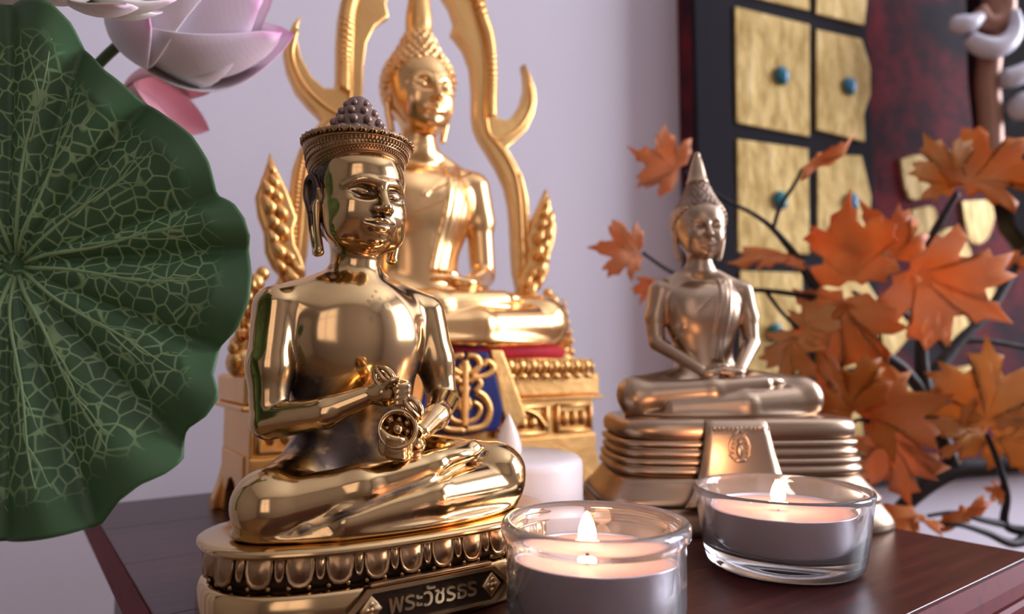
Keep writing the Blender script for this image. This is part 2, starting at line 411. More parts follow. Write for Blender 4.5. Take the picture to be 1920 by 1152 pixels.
# ------------------------------------------------------------------ front statue: crowned seated figure in polished brass
S1 = thing('brass_statue', 'polished brass seated statue wearing a banded crown, on an oval lotus pedestal, in front', 'statue', (-5.22, 22.88, 0), 34)
def gr(F, a, b, r1, r2=None, k=.3): F.add(pcap(a, b, r1, r2), k)
PX, PY = .95, -.72                         # pedestal centre in the statue's frame
def build_body1(F):
    A = F.add
    A(pell((.15, .25, 4.3), (2.3, 1.5, 1.5)), 0)
    A(pell((0, .12, 7.0), (2.12, 1.28, 3.4)), .5)
    A(pell((0, .1, 8.6), (2.5, 1.18, 1.5)), .9)
    A(pell((0, -.25, 8.3), (1.9, 1.0, 2.0)), .8)
    A(pcap((-2.15, .12, 9.28), (2.15, .12, 9.28), .68), .5)
    for s in (-1, 1): A(pcap((s*.3, .25, 10.3), (s*2.1, .15, 9.62), .5, .42), .4)
    # arms
    A(pcap((-2.62, .05, 9.22), (-2.82, -.15, 7.4), .74, .68), .16); A(pcap((-2.82, -.15, 7.4), (-2.86, -.3, 5.75), .68, .54), .3)
    A(pcap((2.58, .05, 9.22), (2.86, -.2, 7.6), .72, .64), .16); A(pcap((2.86, -.2, 7.6), (3.08, -.35, 6.25), .64, .54), .3)
    A(pell((-2.9, -.34, 5.62), (.5, .5, .42)), .1); A(pell((3.12, -.38, 6.15), (.5, .5, .42)), .1)
    A(pcap((-2.86, -.42, 5.72), (-1.6, -1.7, 6.0), .56, .46), .10); A(pcap((-1.6, -1.7, 6.0), (-.42, -2.35, 6.55), .46, .29), .2)
    A(pcap((3.08, -.45, 6.2), (2.15, -1.7, 5.75), .55, .42), .10); A(pcap((2.15, -1.7, 5.75), (1.25, -2.45, 5.35), .42, .29), .2)
    # legs: thighs, the shin that lies on top, the shin below, feet
    A(pcap((-.9, .3, 4.0), (-3.05, -1.6, 3.52), 1.22, .98), .5); A(pcap((1.3, .3, 4.0), (4.2, -1.75, 3.78), 1.25, 1.0), .5)
    A(pell((-3.22, -1.8, 3.45), (.98, .96, .95)), .35); A(pell((4.45, -1.9, 3.68), (.95, .95, .98)), .35)
    A(pcap((-3.15, -1.95, 3.38), (-.8, -2.55, 3.85), .84, .66), .2); A(pcap((-.8, -2.55, 3.85), (1.6, -2.58, 4.3), .66, .46), .25)
    A(pcap((1.6, -2.58, 4.3), (3.15, -2.3, 4.66), .42, .33), .2); A(pell((2.5, -2.5, 4.56), (.85, .42, .30), Matrix.Rotation(R(15), 3, 'Z')), .12)
    for i in range(5): A(pcap((3.05, -2.54+i*.13, 4.66+.02*i), (3.48-.03*i, -2.42+i*.13, 4.70), .095, .085), .03)
    A(pcap((4.45, -2.05, 3.4), (1.4, -2.78, 3.38), .82, .72), .10); A(pcap((1.4, -2.78, 3.38), (-1.4, -2.95, 3.05), .72, .5), .14)
    A(pcap((-1.4, -2.95, 3.05), (-2.4, -2.68, 2.86), .42, .28), .1)
    for i in range(4): A(pcap((-2.3, -2.88+i*.12, 2.92), (-2.7, -2.73+i*.13, 2.86), .085, .07), .03)
    F.cut(ptube([(x, F.front(x, z)+.03, z) for x, z in ((-2.3, 3.02), (-1.2, 3.40), (0, 3.70), (1.2, 3.92), (2.2, 4.10), (3.1, 4.36), (3.7, 4.5))], [.05, .08, .09, .09, .08, .07, .04], 4), .12)
    # cloth spread under the legs
    A(pell((.6, -1.5, 2.72), (4.75, 2.05, .40)), .2)
    A(pell((.6, -1.9, 3.1), (2.6, 1.2, .7)), .5)
    # right hand (viewer's left) closed round the thunderbolt sceptre at the chest
    A(pell((-.02, -2.55, 6.62), (.50, .38, .46), Matrix.Rotation(R(-25), 3, 'Y')), .15)
    for i in range(4):
        z0 = 6.86-.17*i; A(ptube([(.18, -2.52, z0+.05), (.5, -2.80, z0), (.44, -3.08, z0-.06), (.10, -3.04, z0-.08)], [.115, .115, .105, .085], 3), .03)
    A(ptube([(-.15, -2.8, 6.75), (-.08, -3.0, 6.95), (.12, -3.1, 7.0)], [.13, .12, .10], 3), .05)
    # left hand (viewer's right) under the bell
    A(pell((.72, -2.75, 5.08), (.5, .4, .36), Matrix.Rotation(R(20), 3, 'Y')), .15)
    for i in range(4):
        z0 = 5.42-.17*i; A(ptube([(.62, -2.85, z0-.14), (.25, -3.2, z0-.2), (-.2, -3.2+.03*i, z0-.1), (-.34, -3.0, z0+.1)], [.14, .135, .125, .10], 3), .03)
    A(ptube([(.8, -2.95, 5.2), (.85, -3.15, 5.45), (.62, -3.22, 5.62)], [.13, .12, .095], 3), .05)
def build_head1(F):
    A = F.add
    A(pcap((0, .2, 12.2), (0, .22, 10.2), .80, .86), 0)
    A(pell((0, .15, 13.3), (1.48, 1.55, 1.75)), .25)
    A(pell((0, -.2, 12.35), (1.42, 1.27, 1.12)), .45)
    A(pell((0, -.08, 13.75), (1.44, 1.40, 1.15)), .4)
    A(pcap((-.9, -.5, 11.78), (.9, -.5, 11.78), .43), .5)
    A(pell((0, -.98, 11.62), (.46, .40, .38)), .3)
    fy = F.front
    # cheeks
    for s in (-1, 1): A(pell((s*.72, -.92, 12.45), (.42, .34, .5)), .35)
    ys = {x: fy(x, 13.32) for x in (0, .35, .7, 1.05)}
    # eye hollows
    for s in (-1, 1): F.cut(pell((s*.60, fy(.60, 12.98)-.06, 12.98), (.50, .26, .24), Matrix.Rotation(R(8*s), 3, 'Z')), .14)
    # one long brow line
    A(ptube([(-1.12, fy(1.1, 13.18)+.03, 13.16), (-.62, fy(.62, 13.36)+.05, 13.38), (-.15, fy(.15, 13.32)+.02, 13.33), (0, fy(0, 13.3)+.02, 13.29), (.15, fy(.15, 13.32)+.02, 13.33), (.62, fy(.62, 13.36)+.05, 13.38), (1.12, fy(1.1, 13.18)+.03, 13.16)], [.05, .13, .14, .13, .14, .13, .05], 4), .10)
    # nose
    y0 = fy(0, 12.7)
    A(ptube([(0, fy(0, 13.25)+.12, 13.3), (0, y0-.10, 12.85), (0, y0-.30, 12.48)], [.13, .155, .17], 4), .14)
    A(pell((0, y0-.24, 12.43), (.22, .17, .14)), .10)
    for s in (-1, 1): A(pell((s*.235, y0-.06, 12.42), (.15, .19, .12)), .08)
    # lids, the lower rim and the slit of the downcast eyes
    for s in (-1, 1):
        ye = fy(s*.6, 12.98)
        A(pell((s*.60, ye+.10, 13.01), (.42, .24, .19), Matrix.Rotation(R(10*s), 3, 'Z')), .05)
        P = [(s*.24, 12.93), (s*.42, 12.885), (s*.62, 12.875), (s*.82, 12.93), (s*1.0, 13.0)]
        Q = [(x, fy(x, z), z) for x, z in P]
        A(ptube([(x, y+.02, z-.065) for x, y, z in Q], [.03, .05, .055, .045, .02], 4), .03)
        F.cut(ptube([(x, y-.005, z) for x, y, z in Q], [.02, .035, .038, .034, .018], 4), .02)
        Q2 = [(s*.2, 13.0), (s*.38, 13.14), (s*.62, 13.19), (s*.85, 13.12), (s*1.05, 13.02)]
        F.cut(ptube([(x, fy(x, z)-.01, z) for x, z in Q2], [.015, .028, .03, .028, .012], 4), .03)
    # mouth
    ym = fy(0, 12.0)
    F.cut(pell((0, ym-.02, 12.22), (.09, .07, .12)), .08)
    L = lambda x, z, o: (x, fy(x, z)+o, z)
    A(pell((0, ym+.12, 11.95), (.55, .22, .24)), .15)
    A(ptube([L(-.52, 12.0, .05), L(-.25, 12.06, .03), L(-.08, 12.10, .03), L(0, 12.08, .04), L(.08, 12.10, .03), L(.25, 12.06, .03), L(.52, 12.0, .05)], [.035, .085, .10, .095, .10, .085, .035], 4), .05)
    A(ptube([L(-.46, 11.95, .06), L(-.22, 11.86, .03), L(0, 11.83, .02), L(.22, 11.86, .03), L(.46, 11.95, .06)], [.035, .10, .12, .10, .035], 4), .04)
    F.cut(ptube([L(-.56, 12.0, -.0), L(-.25, 11.965, .0), L(0, 11.955, .0), L(.25, 11.965, .0), L(.56, 12.0, -.0)], [.028, .032, .032, .032, .028], 4), .02)
    # long ears
    for s in (-1, 1):
        x = s*1.5
        A(pell((x-s*.02, .22, 12.98), (.16, .42, .56)), .1)
        F.cut(pell((x+s*.17, .16, 13.0), (.12, .24, .36)), .05)
        A(ptube([(x+s*.02, -.1, 12.75), (x+s*.12, -.14, 13.2), (x+s*.16, .1, 13.55), (x+s*.16, .46, 13.45), (x+s*.14, .58, 13.0), (x+s*.10, .44, 12.6), (x+s*.06, .36, 12.3), (x+s*.0, .32, 11.7), (x-s*.10, .22, 11.15)], [.08, .10, .12, .12, .12, .12, .12, .12, .15], 4), .04)
        A(ptube([(x+s*.06, -.05, 12.8), (x+s*.08, -.05, 12.5), (x+s*.03, -.02, 11.9), (x-s*.10, .05, 11.2)], [.08, .12, .11, .14], 4), .04)
        A(pell((x-s*.10, .14, 11.08), (.18, .26, .14)), .05)
        A(pcap((x+s*.02, .1, 12.65), (x+s*.06, .12, 12.5), .16), .05)
    # carved hair at the back and sides
    def hair(X, Y, Z):
        k0 = np.sqrt((X/1.60)**2+((Y-.28)/1.62)**2+((Z-13.35)/2.1)**2); d = (k0-1)*1.6
        front = (-Y-.22-.40*(Z-13.3))      # keep only what lies behind the hair line
        d = np.maximum(d, front*.9); return np.maximum(d, np.maximum(Z-14.3, 11.3-Z)) + .022*np.cos(np.arctan2(X, Y-.3)*34)*np.cos(Z*24)
    A((hair, np.array((-1.7, -1.5, 11.2)), np.array((1.7, 2.0, 14.4))), .03)
Fb = Fld((-5.8, -4.8, 2.3), (5.9, 2.6, 11.2), .06)
build_body1(Fb)
Fb.add(pcap((0, .2, 12.2), (0, .22, 10.2), .80, .86), .35)
mb = Fb.mesh(zhi=10.75)
Fh = Fld((-1.95, -2.3, 9.6), (1.95, 2.1, 15.0), .03)
build_head1(Fh)
for s in (-1, 1): Fh.add(pcap((s*.3, .25, 10.35), (s*2.2, .15, 9.55), .5, .45), .35)
mh = Fh.mesh(zlo=10.72)
# unpolished hollow between lap and belly
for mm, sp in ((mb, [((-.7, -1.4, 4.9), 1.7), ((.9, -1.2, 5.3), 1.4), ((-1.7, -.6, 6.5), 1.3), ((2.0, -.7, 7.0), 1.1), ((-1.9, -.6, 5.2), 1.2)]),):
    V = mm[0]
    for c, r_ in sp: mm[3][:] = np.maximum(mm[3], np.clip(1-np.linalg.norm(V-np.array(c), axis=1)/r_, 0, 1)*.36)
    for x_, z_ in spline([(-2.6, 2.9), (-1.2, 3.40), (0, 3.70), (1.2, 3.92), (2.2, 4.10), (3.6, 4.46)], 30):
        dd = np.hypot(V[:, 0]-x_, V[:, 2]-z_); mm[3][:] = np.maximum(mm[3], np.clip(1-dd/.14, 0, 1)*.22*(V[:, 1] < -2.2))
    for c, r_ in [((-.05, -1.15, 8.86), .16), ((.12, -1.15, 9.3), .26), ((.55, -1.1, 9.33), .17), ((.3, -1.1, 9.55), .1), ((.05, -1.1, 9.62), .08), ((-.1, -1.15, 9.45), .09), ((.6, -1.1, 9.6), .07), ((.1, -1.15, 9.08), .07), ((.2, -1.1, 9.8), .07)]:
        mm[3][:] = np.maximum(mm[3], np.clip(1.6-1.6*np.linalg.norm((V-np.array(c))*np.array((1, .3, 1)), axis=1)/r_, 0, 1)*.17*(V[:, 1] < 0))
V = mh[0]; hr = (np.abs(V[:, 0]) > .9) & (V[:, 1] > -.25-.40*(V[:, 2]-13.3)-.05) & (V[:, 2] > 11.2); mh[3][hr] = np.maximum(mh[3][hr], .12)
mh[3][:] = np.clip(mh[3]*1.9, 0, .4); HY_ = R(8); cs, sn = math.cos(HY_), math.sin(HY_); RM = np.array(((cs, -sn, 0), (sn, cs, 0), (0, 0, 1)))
pv = np.array((0, .2, 0)); mh = ((mh[0]-pv)@RM.T+pv, mh[1], mh[2]@RM.T, mh[3])
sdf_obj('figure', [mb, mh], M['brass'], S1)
# crown: flaring band, leaf-tip rim, two bead rows
cb = MB(); cy = .12
def cring(r, z, low=0, n=96):
    return [(r*math.cos(a)*.985, cy+r*math.sin(a), zc(z)-low*(.5+.5*math.sin(a))) for a in (2*math.pi*i/n for i in range(n))]
def zc(z): return 14.34+(z-13.98)*.47
cr = [(1.36, 13.98, 1.28), (1.46, 13.95, 1.28), (1.52, 14.02, 1.24), (1.50, 14.08, 1.2), (1.56, 14.12, 1.14), (1.62, 14.4, .85), (1.68, 14.42, .8), (1.69, 14.47, .8), (1.67, 14.50, .76), (1.78, 14.93, .26), (1.83, 14.95, .26), (1.85, 15.0, .2), (1.82, 15.03, .17), (1.91, 15.36, 0), (1.87, 15.42, 0), (1.78, 15.40, 0), (1.68, 15.22, 0), (.8, 15.28, 0)]
cb.add(*loft([cring(r, z, l) for r, z, l in cr]))
cro = cb.build('crown', M['brass_dark'], S1, rot=(0, 0, HY_))
cb = MB()
def on_crown(a, r, z, low): return (r*math.cos(a)*.985, cy+r*math.sin(a), zc(z)-low*(.5+.5*math.sin(a)))
for r, z, lw, n, s in ((1.59, 14.21, 1.08, 96, .036), (1.615, 14.32, .94, 96, .036), (1.71, 14.62, .66, 84, .045), (1.75, 14.77, .46, 84, .045), (1.775, 14.87, .33, 84, .036)):
    for i in range(n):
        a = 2*math.pi*(i+.5*(int(z*100) % 2))/n; cb.add(*ball(on_crown(a, r, z, lw), s, 6, 4))
stuff(cb.build('bead_rows', M['brass_dark'], cro))
cb = MB(); n = 34
for i in range(n):
    a = 2*math.pi*i/n
    for da, z0, z1, w in ((0, 15.04, 15.42, .05), (-.07, 15.04, 15.32, .035), (.07, 15.04, 15.32, .035)):
        cb.add(*tube([on_crown(a+da*1.2, 1.86, z0, 0), on_crown(a+da*.8, 1.90, (z0+z1)/2, 0), on_crown(a, 1.92, z1, 0)], [w*.8, w, w*.5], 6))
stuff(cb.build('leaf_rim', M['brass_dark'], cro))
# topknot of four beaded tiers
tk = MB(); tk.add(*lathe([(1.12, 14.85), (1.12, 15.02), (1.05, 15.06), (.98, 15.08), (1.0, 15.4), (.9, 15.46), (.82, 15.48), (.84, 15.78), (.74, 15.84), (.64, 15.86), (.64, 16.14), (.54, 16.2), (.44, 16.22), (.45, 16.42), (.36, 16.56), (.2, 16.66), (0, 16.68)], 40, c=(0, .2, 0)))
for r, z, n, s in ((.98, 15.27, 13, .17), (.82, 15.65, 11, .16), (.62, 16.02, 9, .15), (.40, 16.36, 6, .13)):
    for i in range(n):
        a = 2*math.pi*(i+.3*n)/n; tk.add(*ball((r*math.cos(a), .2+r*math.sin(a), z), s, 8, 6))
tk.build('topknot', M['topknot'], S1)
# thunderbolt sceptre in the upper hand, bell in the lower hand
vj = MB(); ax = Vector((.45, -.35, -.62)).normalized(); c0 = Vector((.22, -2.9, 6.6))
b1 = ax.cross(Vector((0, 1, 0))).normalized(); b2 = ax.cross(b1)
vj.add(*tube([c0-ax*.75, c0-ax*.3, c0, c0+ax*.3, c0+ax*.75], [.1, .12, .15, .12, .1], 10))
for s in (-1, 1):
    e = c0+ax*s*.32; tip = c0+ax*s*1.0
    vj.add(*ball(e, .19, 10, 8))
    for k in range(6):
        d = b1*math.cos(k*math.pi/3)+b2*math.sin(k*math.pi/3)
        vj.add(*tube([Vector(p) for p in spline([e+d*.08, e+ax*s*.15+d*.25, e+ax*s*.45+d*.25, tip+d*.04], 4)], [.075]*12+[.05], 6))
    vj.add(*ball(tip, .09, 8, 6))
vj.build('thunderbolt_sceptre', M['brass_mid'], S1)
bl = MB(); d = Vector((-.28, -.80, .18)).normalized(); u = d.cross(Vector((0, 0, 1))).normalized(); w = u.cross(d); c0 = Vector((.25, -2.75, 5.45))
def at(r, h, a): return c0+d*h+(u*math.cos(a)+w*math.sin(a))*r
bl.add(*loft([[at(r, h, 2*math.pi*i/36) for i in range(36)] for r, h in ((.12, -.5), (.30, -.42), (.38, -.1), (.44, .25), (.54, .46), (.60, .52), (.57, .57), (.47, .50), (.38, .2), (.30, -.05), (.05, -.1))]))
for i in range(8): bl.add(*ball(at(.30+.06*(i % 2), .2+.06*(i % 3), 2*math.pi*i/8+.2), .10+.04*(i % 2), 8, 6))
bl.add(*tube([at(0, -.1, 0), at(0, .2, 0), at(0, .42, 0)], [.08, .08, .16], 8)); bl.add(*ball(at(0, .42, 0), .17, 10, 8))
bl.build('hand_bell', M['brass_mid'], S1)

# pedestal
HX, HY = 5.72, 3.02
def sell(hx, hy, z, n=128, e=2.5, dy=0, wob=0):
    o = []
    for i in range(n):
        a = 2*math.pi*i/n; c, s_ = math.cos(a), math.sin(a)
        x = hx*math.copysign(abs(c)**(2/e), c); y = hy*math.copysign(abs(s_)**(2/e), s_)
        o.append((PX+x, PY+y+wob*math.cos(x*.75+.4)*(1 if s_ < 0 else 0), z+.0*x))
    return o
def rows(spec): return loft([sell(HX+d, HY+d, z) for d, z in spec])
obj('pedestal_base', *rows([(-.25, 0), (-.05, .04), (.0, .2), (.0, .75), (-.02, 1.1), (-.08, 1.26), (-.16, 1.33), (-.42, 1.36)]), M['brass'], S1)
obj('pedestal_drum', *rows([(-.5, 1.3), (-.46, 1.5), (-.36, 2.0), (-.22, 2.3), (-.22, 2.36)]), M['plate'], S1)
obj('pedestal_top', *rows([(-.35, 2.26), (-.05, 2.27), (.02, 2.31), (.04, 2.37), (.0, 2.46), (-.12, 2.53), (-.5, 2.58), (-1.2, 2.60)]), M['brass'], S1)
# lotus petals hanging round the drum: broad ones with a raised rim, narrow ones between
def petal_mesh(w, h, t):
    m = MB(); out = [(-w, 0), (-w*.98, -h*.5), (-w*.8, -h*.8), (-w*.45, -h*.96), (0, -h), (w*.45, -h*.96), (w*.8, -h*.8), (w*.98, -h*.5), (w, 0)]
    cx, cz = 0, -h*.42
    rings = []
    for f, y in ((1.0, .0), (1.0, -t*.8), (.93, -t), (.84, -t*.7), (.74, -t*.75), (.45, -t*1.25), (.12, -t*1.45)):
        rings.append([(cx+(x-cx)*f, y, cz+(z-cz)*f if z < 0 else cz+(z-cz)*(f if f < .9 else 1)) for x, z in out])
    m.add(*loft(rings)); return m
ring_ = np.array(sell(HX-.40, HY-.40, 0, 720))[:, :2]; seg = np.linalg.norm(np.roll(ring_, -1, 0)-ring_, axis=1); cum = np.concatenate([[0], np.cumsum(seg)])
def on_ring(s_):
    L = (s_ % 1)*cum[-1]; i = min(int(np.searchsorted(cum, L)-1), 719); i = max(i, 0); t_ = (L-cum[i])/seg[i]
    p = ring_[i]+(ring_[(i+1) % 720]-ring_[i])*t_; d_ = ring_[(i+1) % 720]-ring_[i]; return p, math.atan2(d_[1], d_[0])
NP = 26; big = None; small = None
for i in range(NP):
    for kind in (0, 1):
        p, a = on_ring((i+.5*kind)/NP)
        if kind == 0:
            if big is None: pm = petal_mesh(.38, .86, .16).build('petal', M['brass_dark'], S1, loc=(p[0], p[1], 2.31), rot=(R(-8), 0, a)); big = pm.data
            else: obj('petal', None, None, None, S1, mesh=big, loc=(p[0], p[1], 2.31), rot=(R(-8), 0, a))
        else:
            if small is None: pm = petal_mesh(.13, .70, .15).build('narrow_petal', M['brass_dark'], S1, loc=(p[0], p[1], 2.31), rot=(R(-8), 0, a)); small = pm.data
            else: obj('narrow_petal', None, None, None, S1, mesh=small, loc=(p[0], p[1], 2.31), rot=(R(-8), 0, a))
bd = MB()
for i in range(NP*2):
    p, a = on_ring((i*.5+.22)/NP); bd.add(*ball((p[0]+.14*math.sin(a), p[1]-.14*math.cos(a), 1.47), .07, 8, 6))
stuff(bd.build('bead_row', M['brass_dark'], S1))
# name plaque with raised Thai lettering
yp = PY-HY
HW, HH = 2.55, .52; PZ = .80; PCX = PX+.05
def hexa(hw, hh, pt): return [(PCX-hw, PZ), (PCX-hw+pt, PZ-hh), (PCX+hw-pt, PZ-hh), (PCX+hw, PZ), (PCX+hw-pt, PZ+hh), (PCX-hw+pt, PZ+hh)]
pl = obj('name_plaque', *prism(hexa(HW, HH, .55), yp-.10, yp+.5, .04), M['plate'], S1, smooth=False)
fm = MB(); outer = hexa(HW+.03, HH+.03, .55); inner = hexa(HW-.14, HH-.09, .5)
nv = 6; Vv = [(x, yp-.10, z) for x, z in outer]+[(x*.996+.004*PCX, yp-.19, z*.97+.03*PZ) for x, z in outer]+[(x, yp-.19, z) for x, z in inner]+[(x, yp-.10, z) for x, z in inner]
Ff = [(k*6+i, k*6+(i+1) % 6, (k+1)*6+(i+1) % 6, (k+1)*6+i) for k in range(3) for i in range(6)]
fm.add(Vv, Ff); fm.build('frame', M['letter'], pl, smooth=False)
for s in (-1, 1):
    fl = MB(); cx = PCX+s*(HW-.62)
    fl.add(*prism([(cx-.34, PZ), (cx, PZ-.38), (cx+.34, PZ), (cx, PZ+.38)], yp-.17, yp, .03))
    for dx, dz in ((0, .15), (0, -.15), (.13, 0), (-.13, 0), (0, 0)): fl.add(*ball((cx+dx, yp-.17, PZ+dz), (.075, .05, .075), 8, 5))
    fl.build('diamond_flower', M['letter'], pl)
ln = MB(); ln.add(*bbox((PCX, yp-.02, PZ+HH+.10), (HW-.6, .12, .05), .02)); ln.build('plaque_ledge', M['brass_dark'], S1)
def text_mesh(s_, size, depth):
    c = bpy.data.curves.new('txt', 'FONT'); c.body = s_; c.size = size*CM; c.extrude = depth*CM; c.align_x = 'CENTER'; c.resolution_u = 4; c.offset = .011*CM
    o = bpy.data.objects.new('txt', c); COL.objects.link(o); bpy.context.view_layer.update()
    m = bpy.data.meshes.new_from_object(o.evaluated_get(bpy.context.evaluated_depsgraph_get())); bpy.data.objects.remove(o); return m
tm = text_mesh('พระวัชรธร', .70, .06); tm.materials.clear(); tm.materials.append(M['letter'])
to = obj('lettering', None, None, None, pl, mesh=tm, loc=(PCX-.02, yp-.12, PZ-.20), rot=(R(90), 0, 0))
print('TEXT', to.dimensions[:], len(tm.vertices))
# ------------------------------------------------------------------ the two smooth seated figures share one way of modelling
def buddha(touch, ez=3.55):                          # unit figure: lap bottom z=0, chin at 7.95; touch = hand over the knee
    F = Fld((-5.4, -4.3, -.3), (5.4, 2.2, 8.6), .06); A = F.add
    A(pell((0, .2, 1.2), (1.9, 1.35, 1.3)), 0); A(pell((0, .1, 2.6), (1.48, 1.05, 1.6)), .5)
    A(pell((0, .05, 4.6), (1.85, 1.1, 1.7)), .7); A(pell((0, .1, 5.9), (2.2, .95, .85)), .5)
    for s in (-1, 1):
        A(pell((s*.75, -.42, 5.2), (.95, .6, .9)), .6); A(pcap((s*.2, .2, 7.3), (s*1.8, .15, 6.45), .42, .42), .4)
        A(pcap((s*2.12, .1, 6.2), (s*2.42, .05, 4.9), .60+.12*(3.55-ez), .50+.12*(3.55-ez)), .25); A(pcap((s*2.42, .05, 4.9), (s*(2.42+.06*(3.55-ez)), -.15, ez+.05), .50, .42+.06*(3.55-ez)), .2)
        A(pcap((s*1.0, .1, 1.15), (s*3.9, -1.55, .98), 1.25, .95), .5); A(pell((s*4.1, -1.7, .95), (.88, .92, .92)), .3)
    if touch: A(pcap((-2.42, -.2, ez), (-3.2, -1.75, 2.2), .40, .27), .12); A(pcap((-3.2, -1.75, 2.2), (-3.35, -2.5, 1.6), .26, .26), .15)
    else: A(pcap((-2.42, -.2, ez), (-.95, -2.1, 2.22), .42, .27), .12)
    A(pcap((2.42, -.2, ez), (.95, -2.1, 2.22), .42, .27), .12)
    # hands resting in the lap
    for s in ((1,) if touch else (-1, 1)):
        A(pell((s*.55, -2.25, 2.12+.03*s), (.58, .42, .22)), .15)
        for i in range(4): A(ptube([(s*.3, -2.0-.16*i, 2.18+.05*s), (-s*.1, -2.05-.16*i, 2.19+.07*s), (-s*.5, -2.06-.15*i, 2.15+.07*s)], [.11, .10, .08], 3), .03)
        A(ptube([(s*.6, -2.0, 2.28), (s*.3, -2.2, 2.43), (s*.06, -2.3, 2.47)], [.11, .10, .08], 3), .05)
    if touch:
        for i in range(4): A(ptube([(-3.1-.15*i, -2.4, 1.7), (-3.1-.16*i, -2.75, 1.3), (-3.12-.15*i, -2.8, .75)], [.10, .095, .08], 3), .03)
    # upper shin with sole, lower shin
    A(pcap((-4.1, -1.85, .98), (-.6, -2.5, 1.28), .74, .56), .25); A(pcap((-.6, -2.5, 1.28), (1.9, -2.4, 1.58), .56, .38), .2); A(pell((2.35, -2.2, 1.68), (.75, .36, .26), Matrix.Rotation(R(15), 3, 'Z')), .12)
    A(pcap((4.1, -1.85, .80), (.8, -2.75, .64), .76, .64), .16); A(pcap((.8, -2.75, .64), (-2.6, -2.5, .48), .64, .44), .16)
    A(pell((0, -1.5, .15), (4.6, 1.9, .34)), .3); A(pell((0, -1.7, .6), (2.4, 1.1, .6)), .4)
    # robe: edge across the chest and the folded flap over the left shoulder
    fy = F.front
    P = [(-1.9, 3.4), (-1.2, 4.4), (-.3, 5.4), (.7, 6.3), (1.25, 6.8)]; A(ptube([(x, fy(x, z)+.02, z) for x, z in P], .035, 4), .09)
    def flap(X, Y, Z): return np.maximum(np.maximum(np.abs(X-(.62+(Z-4.6)*.14))-(.30+.03*(Z-4.6)), np.abs(Z-4.55)-1.95), .02)
    zs = np.linspace(2.75, 6.7, 9); 
    for dx in (-.24, 0, .24): A(ptube([(.32+(z-2.7)*.19+dx, fy(.32+(z-2.7)*.19+dx, z)+.04, z) for z in zs], .10, 3), .10)
    for s in (-1, 1): F.cut(ptube([(.32+(z-2.7)*.19+s*.37, fy(.32+(z-2.7)*.19+s*.37, z)-.02, z) for z in zs], .03, 3), .04)
    A(pcap((0, .2, 8.4), (0, .22, 7.3), .62, .66), .35)
    for z in (7.45, 7.75): F.cut(ptube([(.9*math.cos(a), .2-.75*math.sin(a), z) for a in np.linspace(0, math.pi, 9)], .1, 2), .05)
    return F
